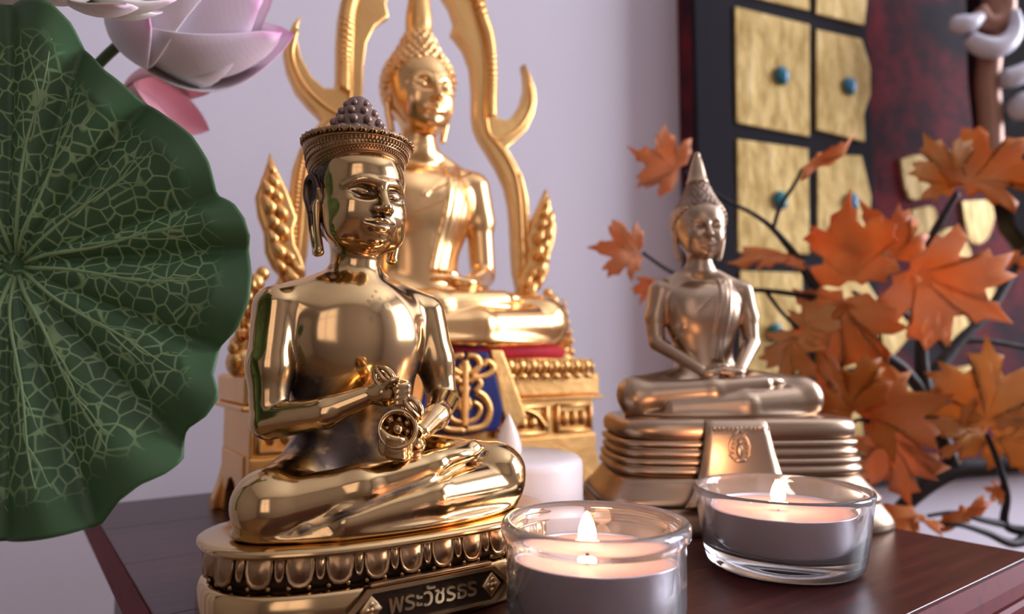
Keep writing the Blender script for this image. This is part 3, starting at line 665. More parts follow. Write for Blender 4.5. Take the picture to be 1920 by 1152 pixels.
def buddha_head(curl_n, curl_a, face_long=1.0):
    F = Fld((-1.75, -2.0, 7.3), (1.75, 1.8, 12.4), .032); A = F.add
    A(pcap((0, .2, 8.4), (0, .22, 7.2), .62, .66), 0)
    A(pell((0, .12, 9.75), (1.30, 1.38, 1.45)), .25); A(pell((0, -.18, 8.95), (1.02, 1.05, 1.0)), .4); A(pell((0, -.78, 8.2), (.36, .32, .30)), .3)
    A(pcap((-.45, -.5, 8.45), (.45, -.5, 8.45), .36), .4)
    fy = F.front
    for s in (-1, 1): A(pell((s*.52, -.78, 8.95), (.36, .32, .42)), .3)
    for s in (-1, 1): F.cut(pell((s*.50, fy(.5, 9.42)-.06, 9.42), (.40, .18, .18)), .16)
    for s in (-1, 1): A(ptube([(s*.10, fy(.1, 9.55)+.04, 9.5), (s*.3, fy(.3, 9.72)+.05, 9.74), (s*.6, fy(.6, 9.74)+.05, 9.74), (s*.95, fy(.95, 9.5)+.05, 9.5)], [.06, .06, .055, .03], 4), .08)
    y0 = fy(0, 9.1)
    A(ptube([(0, fy(0, 9.6)+.08, 9.66), (0, y0-.10, 9.25), (0, y0-.26, 8.98)], [.09, .11, .12], 4), .12); A(pell((0, y0-.22, 8.94), (.17, .15, .11)), .07)
    for s in (-1, 1): A(pell((s*.16, y0-.07, 8.94), (.10, .14, .09)), .05)
    for s in (-1, 1):
        ye = fy(s*.5, 9.42); A(pell((s*.50, ye+.10, 9.44), (.34, .2, .165)), .05)
        Q = [(s*.2, 9.38), (s*.36, 9.33), (s*.54, 9.33), (s*.8, 9.42)]
        F.cut(ptube([(x, fy(x, z)-.01, z) for x, z in Q], .028, 4), .025)
    L = lambda x, z, o: (x, fy(x, z)+o, z)
    A(pell((0, fy(0, 8.6)+.12, 8.58), (.4, .18, .18)), .12)
    A(ptube([L(-.40, 8.66, .04), L(-.15, 8.67, .02), L(0, 8.65, .03), L(.15, 8.67, .02), L(.40, 8.66, .04)], [.03, .07, .07, .07, .03], 4), .04)
    A(ptube([L(-.32, 8.56, .04), L(0, 8.48, .02), L(.32, 8.56, .04)], [.03, .085, .03], 5), .03)
    F.cut(ptube([L(-.42, 8.66, 0), L(-.15, 8.595, 0), L(0, 8.585, 0), L(.15, 8.595, 0), L(.42, 8.66, 0)], .022, 4), .02)
    for s in (-1, 1):
        x = s*1.26
        A(pell((x, .2, 9.4), (.12, .28, .42)), .08); F.cut(pell((x+s*.12, .14, 9.42), (.08, .16, .26)), .04)
        A(ptube([(x+s*.02, .22, 9.1), (x-s*.05, .24, 8.6), (x-s*.2, .24, 7.95)], [.12, .13, .13], 4), .1)
    # cap of curls, topknot
    def hair(X, Y, Z):
        k = np.sqrt((X/1.40)**2+((Y-.22)/1.46)**2+((Z-9.8)/1.50)**2); d = (k-1)*1.4
        line = (-Y+.12-1.15*(Z-9.62)+.25*np.exp(-(X/.35)**2)); d = np.maximum(d, line*.6); d = np.maximum(d, 8.5-Z)
        k2 = np.sqrt((X/.72)**2+((Y-.25)/.75)**2+((Z-11.15)/.95)**2); d = smin(d, (k2-1)*.72, .45)
        th = np.arctan2(X, -(Y-.25)); r_ = np.sqrt(X*X+(Y-.25)**2)
        row = np.floor(Z/(2*math.pi/curl_n*.62)); return d + curl_a*(-np.abs(np.cos(Z*curl_n*.5*1.62))*np.abs(np.cos(np.arctan2(X, -(Y-.25))*np.where(r_ > .9, 14, 8)*curl_n/26+row*math.pi/2)))
    A((hair, np.array((-1.5, -1.6, 8.4)), np.array((1.5, 1.75, 12.3))), .02)
    return F
HEAD_Z = 7.85
def place(mesh, s, dz): return (mesh[0]*s+np.array((0, 0, dz)), mesh[1], mesh[2], mesh[3])

# ------------------------------------------------------------------ right statue: satin bronze on a stepped cushion base
S3 = thing('bronze_statue', 'satin bronze seated statue with pointed topknot and hands in its lap, beside the orange leaves', 'statue', (10.0, 34.8, 0), 3)
Fb3 = buddha(False); Fh3 = buddha_head(22, .06)
for s in (-1, 1): Fh3.add(pcap((s*.2, .2, 7.3), (s*1.8, .15, 6.45), .42, .42), .4)
m3b = Fb3.mesh(zhi=HEAD_Z); m3h = Fh3.mesh(zlo=HEAD_Z-.03)
m3b[0][:, 0] -= .3*np.clip(m3b[0][:, 2]/4, 0, 1); m3h[0][:, 0] -= .3
m3h[3][(m3h[0][:, 2] > 10.5)] = .2
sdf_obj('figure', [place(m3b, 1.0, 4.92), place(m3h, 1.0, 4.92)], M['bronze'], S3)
obj('topknot_spike', *lathe([(.56, 16.78), (.57, 16.9), (.52, 16.98), (.50, 17.02), (.42, 17.4), (.30, 17.9), (.2, 18.2), (.16, 18.3), (.18, 18.36), (.12, 18.46), (0, 18.52)], 32, c=(-.3, .25, 0)), M['bronze'], S3)
def sq(hx, hy, z, e=4.5, n=96, cx=0, cy=0):
    o = []
    for i in range(n):
        a = 2*math.pi*i/n; c, s_ = math.cos(a), math.sin(a)
        o.append((cx+hx*math.copysign(abs(c)**(2/e), c), cy+hy*math.copysign(abs(s_)**(2/e), s_), z))
    return o
C3 = .38
def tier(name, spec, mat): return obj(name, *loft([sq(h, h*.50+.55, z, cx=C3, cy=-.7) for h, z in spec]), mat, S3)
tier('seat_tier', [(5.0, 4.02), (5.45, 4.05), (5.66, 4.2), (5.7, 4.5), (5.62, 4.75), (5.4, 4.92), (4.9, 5.0)], M['bronze'])
tier('waist_tier', [(5.2, 3.2), (5.6, 3.24), (5.74, 3.36), (5.74, 3.5), (5.55, 3.62), (5.5, 3.66), (5.72, 3.74), (5.78, 3.88), (5.66, 4.0), (5.3, 4.06)], M['bronze'])
tier('waist_tier', [(5.2, 2.4), (5.75, 2.46), (5.92, 2.62), (5.86, 2.78), (5.7, 2.85), (5.68, 2.9), (5.85, 2.98), (5.86, 3.12), (5.7, 3.22), (5.3, 3.26)], M['bronze'])
tier('flared_tier', [(6.2, 1.15), (6.62, 1.2), (6.66, 1.35), (6.5, 1.55), (6.2, 1.85), (5.95, 2.15), (5.8, 2.38), (5.4, 2.44)], M['bronze'])
tier('foot_plate', [(6.9, 0), (7.12, .03), (7.12, .3), (7.0, .55), (6.78, .85), (6.62, 1.1), (6.5, 1.18), (5.9, 1.2)], M['bronze'])
# cloth panel hanging over the front of the base
YF3 = -.7-(5.7*.5+.55)
def cl3(x, z, off): return (x, YF3-off, z)
ci = [(-1.62, 5.0, -.55), (-1.64, 4.85, .06), (-1.72, 4.3, .16), (-1.85, 3.5, .2), (-2.05, 2.7, .3), (-2.35, 2.1, .55), (-2.75, 1.6, .95), (-3.0, 1.35, 1.15)]
co = [(1.05, 5.0, -.55), (1.07, 4.85, .06), (1.18, 4.3, .16), (1.35, 3.5, .2), (1.55, 2.7, .3), (1.8, 2.1, .55), (2.1, 1.6, .95), (2.3, 1.35, 1.15)]
V = []; n = 9
for d in (.0, .13):
    for (x0, z0, y0), (x1, z1, y1) in zip(ci, co):
        for i in range(n): t_ = i/(n-1); V.append((x0+(x1-x0)*t_, YF3-y0-(.1-d)*1.0-.05*math.sin(t_*math.pi), z0))
Fq = []; m_ = len(ci)
for k in range(m_-1):
    for i in range(n-1):
        a = k*n+i; Fq.append((a, a+1, a+n+1, a+n)); b = m_*n+a; Fq.append((b, b+n, b+n+1, b+1))
for k in range(m_-1):
    for e in (0, n-1): a = k*n+e; b = m_*n+a; Fq.append((a, a+n, b+n, b) if e == 0 else (a, b, b+n, a+n))
for i in range(n-1): a = i; b = m_*n+i; Fq.append((a, b, b+1, a+1)); a = (m_-1)*n+i; b = m_*n+a; Fq.append((a, a+1, b+1, b))
cl = obj('hanging_cloth', V, Fq, M['bronze'], S3)
em = MB(); ex, ez, ey = -.25, 3.72, YF3-.34
em.add(*ball((ex, ey, ez-.1), (.16, .1, .34), 10, 8)); em.add(*ball((ex, ey-.02, ez+.3), .11, 10, 8)); em.add(*ball((ex, ey, ez-.5), (.34, .1, .12), 10, 6))
for s in (-1, 1):
    em.add(*tube([(ex+s*x, ey, ez+z) for x, z in ((.2, -.6), (.42, -.3), (.46, .1), (.32, .45), (.0, .85))], [.04, .06, .06, .06, .04], 6))
    for k in range(6): z = -.4+k*.2; em.add(*tube([(ex+s*(.30-.02*k), ey, ez+z), (ex+s*(.52-.05*k), ey-.02, ez+z+.14)], [.05, .02], 5))
em.build('emblem', M['bronze'], cl)
em = MB()
random.seed(4)
for k in range(13): x = -1.35+k*.2; em.add(*tube([(x, YF3-.27, 4.5), (x+random.uniform(-.05, .05), YF3-.29, 4.58), (x+.04, YF3-.27, 4.66)], .035, 5)); em.add(*ball((x+.08, YF3-.28, 4.52+random.uniform(0, .12)), .04, 6, 4))
em.build('raised_inscription', M['bronze'], cl)

# ------------------------------------------------------------------ rear statue: gilt figure on a throne under a flame arch
S2O, S2Y = (-5.5, 40.0), 34
S2 = thing('gilded_statue', 'large bright gilded seated statue with flame arch and red cushioned throne, at the back', 'statue', (S2O[0], S2O[1], 0), S2Y)
Fb2 = buddha(True, 2.75); Fh2 = buddha_head(20, .09)
for s in (-1, 1): Fh2.add(pcap((s*.2, .2, 7.3), (s*1.8, .15, 6.45), .42, .42), .4)
m2b = Fb2.mesh(zhi=HEAD_Z); m2h = Fh2.mesh(zlo=HEAD_Z-.03)
K2 = 1.60
m2b[0][:, 0] *= 1.08
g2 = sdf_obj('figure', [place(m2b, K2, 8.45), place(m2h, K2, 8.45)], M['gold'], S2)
obj('topknot_flame', *lathe([(.95, 26.9), (1.0, 27.2), (.86, 27.4), (.8, 27.5), (.84, 28.0), (.80, 28.8), (.62, 30.0), (.4, 31.2), (.2, 32.2), (0, 32.8)], 24, c=(0, .4, 0)), M['gold_rough'], S2)
ARY = -7.0; RA = (0, 0, R(ARY))
def s2_px(x, y, ly):                        # pixel to (x,z) in the statue's plane ly
    a = R(S2Y+ARY); X = Vector((math.cos(a), math.sin(a), 0)); Y = Vector((-math.sin(a), math.cos(a), 0)); o = Vector((S2O[0], S2O[1], 0))
    r = px_ray(x, y); q = CAMP+r*((ly-(CAMP-o).dot(Y))/r.dot(Y))-o; return (q.dot(X), q.z)
AY = .3; 
arch_px = [(800, -190), (845, -110), (872, -45), (885, 0), (898, 35), (907, 65), (912, 100), (914, 150), (913, 190), (914, 222), (932, 227), (950, 215), (964, 192), (971, 165), (970, 142), (966, 120), (977, 142), (986, 168), (988, 192), (983, 217), (970, 245), (950, 265), (932, 279), (947, 303), (962, 332), (972, 372), (976, 422), (978, 480), (981, 530), (990, 556), (985, 600), (955, 600), (956, 540), (950, 510), (947, 470), (945, 425), (942, 388), (934, 350), (918, 315), (900, 285), (885, 262), (876, 240), (872, 215), (872, 170), (868, 125), (856, 92), (840, 70), (832, 62), (838, 42), (830, 15), (812, -15), (790, -60), (778, -85)]
ao = [s2_px(x, y, AY) for x, y in arch_px]; ax0 = (s2_px(815, 0, AY)[0]+s2_px(730, 0, AY)[0])/2; print('AX0', ax0, s2_px(966, 120, AY), s2_px(572, 62, AY), s2_px(511, 300, AY-.4), s2_px(1036, 358, AY-.4))
ar = MB(); right = [(x-ax0, z) for x, z in ao]
# strips between outer and inner edge keep the extruded shape clean: triangulated by bmesh
def flat_solid(outline, y0, y1, bulge=.0, bev=.12):
    bm = bmesh.new(); vs = [bm.verts.new((x, y0, z)) for x, z in outline]; f = bm.faces.new(vs)
    r_ = bmesh.ops.extrude_face_region(bm, geom=[f]); ev = [v for v in r_['geom'] if isinstance(v, bmesh.types.BMVert)]
    for v in ev: v.co.y = y1
    bmesh.ops.recalc_face_normals(bm, faces=bm.faces)
    sharp = [e for e in bm.edges if abs(e.verts[0].co.y-e.verts[1].co.y) < 1e-6]
    bmesh.ops.bevel(bm, geom=sharp, offset=bev, segments=3, profile=.6, affect='EDGES', clamp_overlap=True)
    big = [f for f in bm.faces if len(f.verts) > 4]; bmesh.ops.triangulate(bm, faces=big)
    bm.verts.index_update(); V = [tuple(v.co) for v in bm.verts]; Fc = [tuple(v.index for v in f.verts) for f in bm.faces]; bm.free(); return V, Fc
for s in (-1, 1):
    part = MB(); part.add(*flat_solid([(s*x, z) for x, z in right], AY-.45, AY+.45, bev=.2))
    a_o = part.build('flame_arch', M['gold_rough'], S2, smooth=True, rot=RA)
    # serrated flame teeth on the outer edge and a beaded inner line
    te = MB()
    up_px = spline([(880, -20), (898, 35), (908, 65), (913, 100), (915, 150), (914, 190), (914, 215)], 5)
    for k, p in enumerate(up_px):
        x, z = s2_px(p[0]-6, p[1], AY); x = s*(x-ax0)
        te.add(*tube([(x-s*.55, AY-.45, z-.25), (x-s*.1, AY-.55, z+.0), (x+s*.18, AY-.4, z+.26)], [.22, .2, .06], 6))
    lo_px = spline([(955, 330), (963, 372), (967, 422), (969, 480), (972, 530)], 7)
    for p in lo_px:
        x, z = s2_px(p[0], p[1], AY); te.add(*ball((s*(x-ax0), AY-.45, z), .17, 6, 5))
    stuff(te.build('flame_teeth', M['gold_rough'], a_o))
    vein = MB()
    for P in ([(880, -30), (890, 20), (892, 80), (893, 150), (893, 230), (905, 262), (935, 255), (962, 232), (978, 195), (972, 150)], [(905, 262), (930, 295), (950, 340), (957, 400), (960, 470), (965, 540)]):
        q = [s2_px(x, y, AY) for x, y in P]; vein.add(*tube([(s*(p[0]-ax0), AY-.45, p[1]) for p in spline(q, 4)], .13, 6))
    vein.build('arch_rib', M['gold_rough'], a_o)
    # upright flame finial beside the arch
    kp = [(985, 552), (986, 530), (992, 510), (1000, 494), (1003, 472), (998, 452), (1012, 412), (1025, 384), (1036, 358), (1043, 392), (1053, 430), (1049, 460), (1041, 482), (1039, 512), (1030, 534), (1012, 556)]
    q = [s2_px(x, y, AY-.4) for x, y in kp]; kx = .55
    kn = MB(); kn.add(*flat_solid([(s*(x-kx), z) for x, z in q], AY-.75, AY-.05, bev=.22))
    random.seed(7)
    for x, y, r_ in ((1033, 385, .3), (1030, 402, .42), (1038, 415, .4), (1026, 422, .45), (1036, 440, .5), (1020, 446, .45), (1030, 462, .5), (1018, 474, .45), (1030, 488, .5), (1022, 506, .5), (1008, 514, .4), (1020, 530, .45), (998, 530, .35), (1004, 546, .45)):
        xx, zz = s2_px(x, y, AY-.4); xx = s*(xx-kx); r_ *= random.uniform(.8, 1.25); kn.add(*tube([(xx-s*r_*.3, AY-.7, zz-r_*1.2), (xx-s*r_*.1, AY-.85, zz-r_*.2), (xx+s*r_*.5, AY-.78, zz+r_*.7), (xx+s*r_*.6, AY-.7, zz+r_*1.5)], [r_*.5, r_*.75, r_*.5, .05], 7))
    kn.build('flame_finial', M['gold_rough'], S2, rot=RA)
    # little crouching guardian and carved bracket at the throne corner
    gd = MB(); bx = s*10.0
    for x, y, z, r_ in ((0, 0, 7.5, .75), (0, .1, 8.3, .62), (-.1*s, -.1, 9.0, .5), (.12*s, -.35, 8.9, .35), (-.3*s, 0, 9.6, .42), (-.5*s, .1, 10.2, .4), (-.75*s, .2, 10.8, .42), (-.6*s, .2, 11.5, .45), (-.95*s, .3, 12.0, .35), (.35*s, -.4, 7.6, .35), (.45*s, -.3, 8.2, .3)): gd.add(*ball((bx+x, -.9+y, z), (r_, r_*.9, r_*1.1), 10, 8))
    for k in range(5): gd.add(*tube([(bx+s*(.1-.15*k), -1.3, 8.6+.6*k), (bx+s*(.35-.15*k), -1.55, 8.9+.6*k), (bx+s*(.2-.15*k), -1.45, 9.25+.6*k)], [.18, .16, .05], 6))
    gd.build('guardian_ornament', M['gold_rough'], S2)
# throne
TC = .3
def tbox(name, hx, y0, y1, z0, z1, mat, bev=.12): return obj(name, *bbox((TC, (y0+y1)/2, (z0+z1)/2), (hx, (y1-y0)/2, (z1-z0)/2), bev), mat, S2, smooth=False)
t = NT('red_velvet'); t.bump(t.noise(500, 2), .2, .0004); M['red'] = t.set(Base_Color=(.55, .012, .03), Roughness=.75)
obj('cushion', *loft([sq(hx, hy, z, 3.2, cx=.1, cy=-1.0) for hx, hy, z in ((8.4, 3.0, 7.7), (8.9, 3.25, 7.8), (9.05, 3.4, 8.1), (8.9, 3.3, 8.4), (8.3, 2.9, 8.62), (6, 2, 8.68))]), M['red'], S2)
tbox('upper_tier', 9.2, -4.35, 2.2, 6.9, 7.75, M['gold_rough'])
fz = MB()
for k in range(23):
    x = -8.8+k*.8+TC; fz.add(*ball((x, -4.4, 7.32), (.34, .22, .36), 8, 6)); fz.add(*tube([(x+.4, -4.35, 7.66), (x+.4, -4.5, 7.2), (x+.4, -4.4, 6.75)], [.1, .14, .05], 6)); fz.add(*ball((x, -4.5, 6.72), (.36, .2, .2), 8, 5))
stuff(fz.build('carved_frieze', M['gold_rough'], S2))
tbox('cornice', 10.7, -3.5, 2.7, 5.45, 6.95, M['gold_rough'], .18)
tbox('cornice_lip', 10.85, -3.65, 2.85, 5.25, 5.5, M['gold_rough'], .08)
tbox('middle_tier', 10.35, -3.2, 2.6, 3.0, 5.3, M['gold_rough'], .1)
pn = MB()
for s in (-1, 1):
    for x0, x1 in ((2.9, 6.6), (7.4, 10.0)):
        pn.add(*bbox((TC+s*(x0+x1)/2, -3.28, 4.9), ((x1-x0)/2, .16, .12), .05)); pn.add(*bbox((TC+s*(x0+x1)/2, -3.28, 3.35), ((x1-x0)/2, .16, .12), .05))
        for x in (x0, x1): pn.add(*bbox((TC+s*x, -3.28, 4.12), (.12, .16, .85), .05))
    pn.add(*tube([(TC+s*x, -3.4, z) for x, z in spline([(3.0, 3.6), (3.8, 4.5), (4.8, 4.75), (5.8, 4.4), (6.5, 3.6)], 4)], .16, 8))
    for x in (4.2, 4.9, 5.6): pn.add(*ball((TC+s*x, -3.3, 3.95), (.3, .2, .38), 8, 6))
    for x in (8.0, 8.7, 9.4): pn.add(*ball((TC+s*x, -3.3, 4.1), (.28, .2, .5), 8, 6))
stuff(pn.build('carved_panels', M['gold_rough'], S2))
def arch_outline(half, foot, top, z1):
    o = [(-half-.55, 0), (-half-.5, .5), (-half-.2, 1.3), (-half, 2.2), (-half, z1), (half, z1), (half, 2.2), (half+.2, 1.3), (half+.5, .5), (half+.55, 0)]
    gaps = [(half-foot-3.2, 3.1), (0, 2.8), (-(half-foot-3.2), 3.1)]
    for c, w in gaps: o += [(c+w*math.cos(t_), max(0, top*math.sin(t_)**.7)) for t_ in np.linspace(.001, math.pi-.001, 13)]
    return o
lo_ = [(x+TC, z) for x, z in arch_outline(10.4, 1.0, 2.15, 3.1)]
obj('front_apron', *flat_solid(lo_, -3.4, -2.4, bev=.1), M['gold_rough'], S2, smooth=False)
obj('back_apron', *flat_solid(lo_, 1.7, 2.6, bev=.1), M['gold_rough'], S2, smooth=False)
for s in (-1, 1): obj('side_apron', *flat_solid([(-2.6, 0), (-2.6, 3.1), (1.9, 3.1), (1.9, 0), (1.2, 0), (.9, 1.0), (.3, 1.7), (-.35, 1.9), (-1.0, 1.7), (-1.6, 1.0), (-1.9, 0)], -.4, .4, bev=.08), M['gold_rough'], S2, smooth=False, loc=(TC+s*10.1, 0, 0), rot=(0, 0, R(90)))
# blue cloth with gilt emblem, gold border
t = NT('blue_enamel'); M['blue'] = t.set(Base_Color=t.ramp(t.noise(30, 3), [(.3, (.004, .010, .10)), (.7, (.01, .035, .30))]), Roughness=.35)
CX = .35
cl_o = [(-1.75, 8.1), (1.5, 8.1), (2.1, 6.6), (2.55, 4.9), (2.2, 3.9), (0, 3.6), (-2.2, 3.9), (-2.5, 4.9), (-2.25, 6.6)]
hc = obj('hanging_cloth', *flat_solid([(CX+x, z) for x, z in cl_o], -4.75, -4.2, bev=.1), M['blue'], S2, smooth=False)
for s in (-1, 1): obj('gold_border', *flat_solid([(CX+s*x, z) for x, z in ((1.7, 8.2), (2.5, 8.2), (3.3, 6.4), (4.1, 4.5), (3.2, 3.6), (2.6, 4.6), (2.2, 6.4))], -4.7, -4.1, bev=.1), M['gold_rough'], hc, smooth=False)
em = MB()
def etube(P, r, s=1): em.add(*tube([(CX+s*p[0]*1.3, -4.82, 3.95+(p[1]-4.1)*1.05) for p in spline(P, 4)], r*1.15, 7))
for s in (-1, 1):
    etube([(0, 4.1), (.9, 4.25), (1.2, 5.0), (.95, 5.7), (.55, 6.0)], .2, s); etube([(.15, 4.5), (.6, 4.7), (.75, 5.2), (.4, 5.5)], .14, s)
    etube([(.5, 6.0), (.75, 6.4), (.5, 6.7), (.2, 6.5)], .17, s); etube([(.3, 6.7), (1.0, 6.8), (1.4, 7.2), (1.05, 7.55), (.8, 7.3)], .18, s); etube([(.2, 6.9), (.7, 7.3), (.55, 7.75), (.1, 7.85)], .18, s)
    etube([(0, 5.0), (.25, 5.3), (.15, 5.7)], .14, s)
etube([(0, 4.2), (0, 5.4), (0, 6.6), (0, 7.6)], .22); em.add(*ball((CX, -4.8, 7.1), (.45, .2, .5), 10, 8)); em.add(*ball((CX, -4.8, 6.1), (.4, .2, .35), 10, 8))
em.build('gilt_emblem', M['gold_rough'], hc)
# ------------------------------------------------------------------ candles
t = NT('clear_glass'); M['glass'] = t.set(Base_Color=(.985, .985, 1.0), Roughness=.02, IOR=1.47, Transmission_Weight=.93)
t = NT('aluminium'); t.bump(t.noise(90, 3), .3, .0012); M['alu'] = t.set(Base_Color=(.95, .93, 1.0), Metallic=1.0, Roughness=.24)
t = NT('wax'); M['wax'] = t.set(Base_Color=(.84, .52, .48), Roughness=.3, Subsurface_Weight=.6, Subsurface_Radius=(.02, .010, .008), Subsurface_Scale=.6)
M['wick'] = plain('burnt_wick', (.02, .012, .01), .9)
def emis(name, col, st):
    t = NT(name); return t.set(Base_Color=(0, 0, 0), Emission_Color=col, Emission_Strength=st)
M['flame'] = emis('flame', (1.0, .56, .34), 10); M['flame_core'] = emis('flame_base', (1.0, .30, .06), 3.0)
def candle(label, loc, prof_out, prof_in, cup, wax_z, flame):
    c = thing('glass_tealight', label, 'candle', loc, group='lit tealights in clear glass cups')
    g = obj('glass_cup', *lathe(prof_out+prof_in, 96, cap=False), M['glass'], c)
    r, z0, z1 = cup
    obj('foil_cup', *lathe([(0, z0), (r-.18, z0), (r-.03, z0+.05), (r, z0+.2), (r, z1-.05), (r+.04, z1-.01), (r+.03, z1+.03), (r-.03, z1+.02), (r-.03, z1-.3), (r-.2, z0+.1), (0, z0+.08)], 72, cap=False), M['alu'], c)
    obj('wax', *lathe([(0, z0+.12), (r-.25, z0+.12), (r-.06, z1-.32), (r-.06, wax_z), (r-.14, wax_z+.04), (r-.3, wax_z), (.5, wax_z-.03), (0, wax_z-.04)], 64, cap=False), M['wax'], c)
    fx, fh, fr = flame; fz_ = wax_z+.22
    obj('wick', *tube([(fx, 0, wax_z-.2), (fx, 0, wax_z+.2), (fx+.04, 0, wax_z+.42)], [.055, .05, .035], 8), M['wick'], c)
    p = [(0, -.02), (.55, .03), (.9, .14), (1.0, .28), (.93, .46), (.72, .68), (.42, .87), (.16, .97), (0, 1.0)]
    fl = obj('flame', *lathe([(a*fr, fz_+b*fh) for a, b in p], 24, c=(fx, 0, 0), cap=False), M['flame'], c)
    l = bpy.data.lights.new('candle_light', 'POINT'); l.energy = .045; l.color = (1.0, .50, .26); l.shadow_soft_size = .0035
    lo = bpy.data.objects.new('candle_light', l); COL.objects.link(lo); lo.parent = c; lo.location = Vector((fx, 0, fz_+fh+.45))*CM
    return c
candle('lit tealight in a straight thick-rimmed glass cup at the front edge of the photo', (2.36, 19.9, 0),
       [(0, 0), (2.2, 0), (2.42, .05), (2.5, .18), (2.52, 1.0), (2.54, 2.5), (2.58, 2.58), (2.66, 2.66), (2.69, 2.8), (2.68, 2.96), (2.6, 3.06)],
       [(2.46, 3.08), (2.34, 3.0), (2.30, 2.85), (2.30, 1.5), (2.28, .7), (2.15, .45), (1.9, .38), (0, .36)], (2.22, .40, 2.12), 2.08, (-.22, .98, .27))
candle('lit tealight in a low flared glass bowl in front of the bronze statue base', (10.1, 26.1, 0),
       [(0, 0), (2.3, 0), (2.62, .06), (2.76, .22), (2.84, .5), (3.0, 1.5), (3.16, 2.6), (3.2, 2.76), (3.16, 2.84)],
       [(3.08, 2.86), (3.0, 2.8), (2.95, 2.6), (2.80, 1.5), (2.66, .9), (2.5, .74), (2.2, .68), (0, .66)], (2.55, .72, 2.12), 2.05, (-.12, .85, .27))
# battery candle: white plastic drum with a moulded flame
t = NT('white_plastic'); M['plastic'] = t.set(Base_Color=(.84, .80, .82), Roughness=.4, Subsurface_Weight=.2, Subsurface_Radius=(.01, .008, .008), Subsurface_Scale=.5)
t = NT('frosted_plastic'); M['frost'] = t.set(Base_Color=(.95, .86, .80), Roughness=.3, Subsurface_Weight=.5, Subsurface_Radius=(.01, .007, .005), Subsurface_Scale=.4)
lc = thing('led_candle', 'unlit white plastic battery candle between the brass and gilded statues', 'candle', (-.15, 30.2, 0))
obj('drum', *lathe([(0, 0), (3.1, 0), (3.2, .08), (3.22, .2), (3.22, 3.1), (3.17, 3.32), (3.02, 3.46), (2.75, 3.52), (1.0, 3.46), (.5, 3.44), (0, 3.44)], 80, cap=False), M['plastic'], lc)
obj('moulded_flame', *lathe([(.3, 3.4), (.52, 3.45), (.58, 3.65), (.56, 3.95), (.45, 4.35), (.28, 4.75), (.12, 5.1), (0, 5.3)], 28, cap=False), M['frost'], lc)
# ------------------------------------------------------------------ lotus leaf and flowers, left
LC = at_depth(8, 492, 19.2)                 # centre of the leaf; its face looks at the altar's front
LN = (Vector((.10, -1, .06))).normalized(); LX = Vector((0, 0, 1)).cross(LN).normalized()*-1; LX = LN.cross(Vector((0, 0, 1))).normalized()*-1
LX = Vector((1, 0, 0)) - LN*LN.x; LX.normalize(); LZ = LX.cross(LN)*1.0
if LZ.z < 0: LZ = -LZ
def leaf_uv(x, y):
    r = px_ray(x, y); q = CAMP+r*((LC-CAMP).dot(LN)/r.dot(LN))-LC; return q.dot(LX), q.dot(LZ)
outl = [(0, 25), (60, 15), (115, 25), (150, 60), (165, 100), (215, 150), (270, 195), (330, 235), (375, 270), (403, 315), (412, 370), (448, 390), (470, 420), (477, 450), (470, 472), (481, 520), (478, 570), (455, 620), (415, 655), (411, 705), (424, 745), (400, 780), (360, 805), (349, 832), (352, 862), (325, 885), (280, 905), (240, 935), (200, 980), (150, 995), (75, 1008), (0, 1012), (-120, 1000), (-190, 940), (-300, 900), (-350, 800), (-430, 720), (-440, 600), (-470, 490), (-430, 380), (-420, 260), (-330, 170), (-240, 100), (-110, 30)]
ou = [leaf_uv(x, y) for x, y in outl]
pol = sorted([(math.atan2(v, u) % (2*math.pi), math.hypot(u, v)) for u, v in ou])
pa = np.array([p[0] for p in pol]); pr = np.array([p[1] for p in pol])
pa3 = np.concatenate([pa-2*math.pi, pa, pa+2*math.pi]); pr3 = np.tile(pr, 3)
def leaf_R(a):
    return np.interp(a % (2*math.pi), pa3, pr3)
folds = [leaf_uv(x, y) for x, y in ((165, 100), (285, 200), (412, 375), (472, 472), (415, 660), (350, 835), (190, 985), (20, 1010), (-190, 940), (-350, 800), (-440, 600), (-430, 380), (-330, 170), (-110, 30), (30, 18))]
fa = sorted(math.atan2(v, u) % (2*math.pi) for u, v in folds)
fa3 = np.array([a-2*math.pi for a in fa]+fa+[a+2*math.pi for a in fa])
def leaf_h(a, t):                           # height towards the viewer; a angle, t 0..1 from centre to rim
    a = a % (2*math.pi); i = np.searchsorted(fa3, a); lo = fa3[i-1]; hi = fa3[i]; s = (a-lo)/(hi-lo)
    arch = np.sin(np.pi*s)**.75
    return .95*arch*t**1.1*(1.1-.35*t) - .55*t + .75*t*t - .9*np.clip(t-.86, 0, 1)**1.0*2.2*arch - .5*np.exp(-(t/.12)**2)
def leaf_p(a, t, off=0.0):
    r = leaf_R(a)*t; h = leaf_h(a, t)+off
    return LX*(r*math.cos(a))+LZ*(r*math.sin(a))+LN*h
NA, NR = 260, 56; V = []; tt = [0]+[((k+1)/NR)**.9 for k in range(NR)]
for off in (0, -.06):
    for k, t_ in enumerate(tt):
        if k == 0: V.append(leaf_p(0, 0, off)); continue
        for i in range(NA): V.append(leaf_p(2*math.pi*i/NA, t_, off))
Fl = []; nl = 1+NR*NA
for b in (0, nl):
    for i in range(NA):
        j = (i+1) % NA; q = (b, b+1+i, b+1+j); Fl.append(q if b == 0 else q[::-1])
        for k in range(NR-1):
            a0 = b+1+k*NA; q = (a0+i, a0+NA+i, a0+NA+j, a0+j); Fl.append(q if b == 0 else q[::-1])
for i in range(NA):
    j = (i+1) % NA; a0 = 1+(NR-1)*NA; Fl.append((a0+i, nl+a0+i, nl+a0+j, a0+j))
t = NT('lotus_leaf_green'); co = t.coord(); n1 = t.noise(35, 4)
dn = t.n('ShaderNodeTexNoise'); dn.inputs['Scale'].default_value = 110; t.l(co, dn.inputs['Vector'])
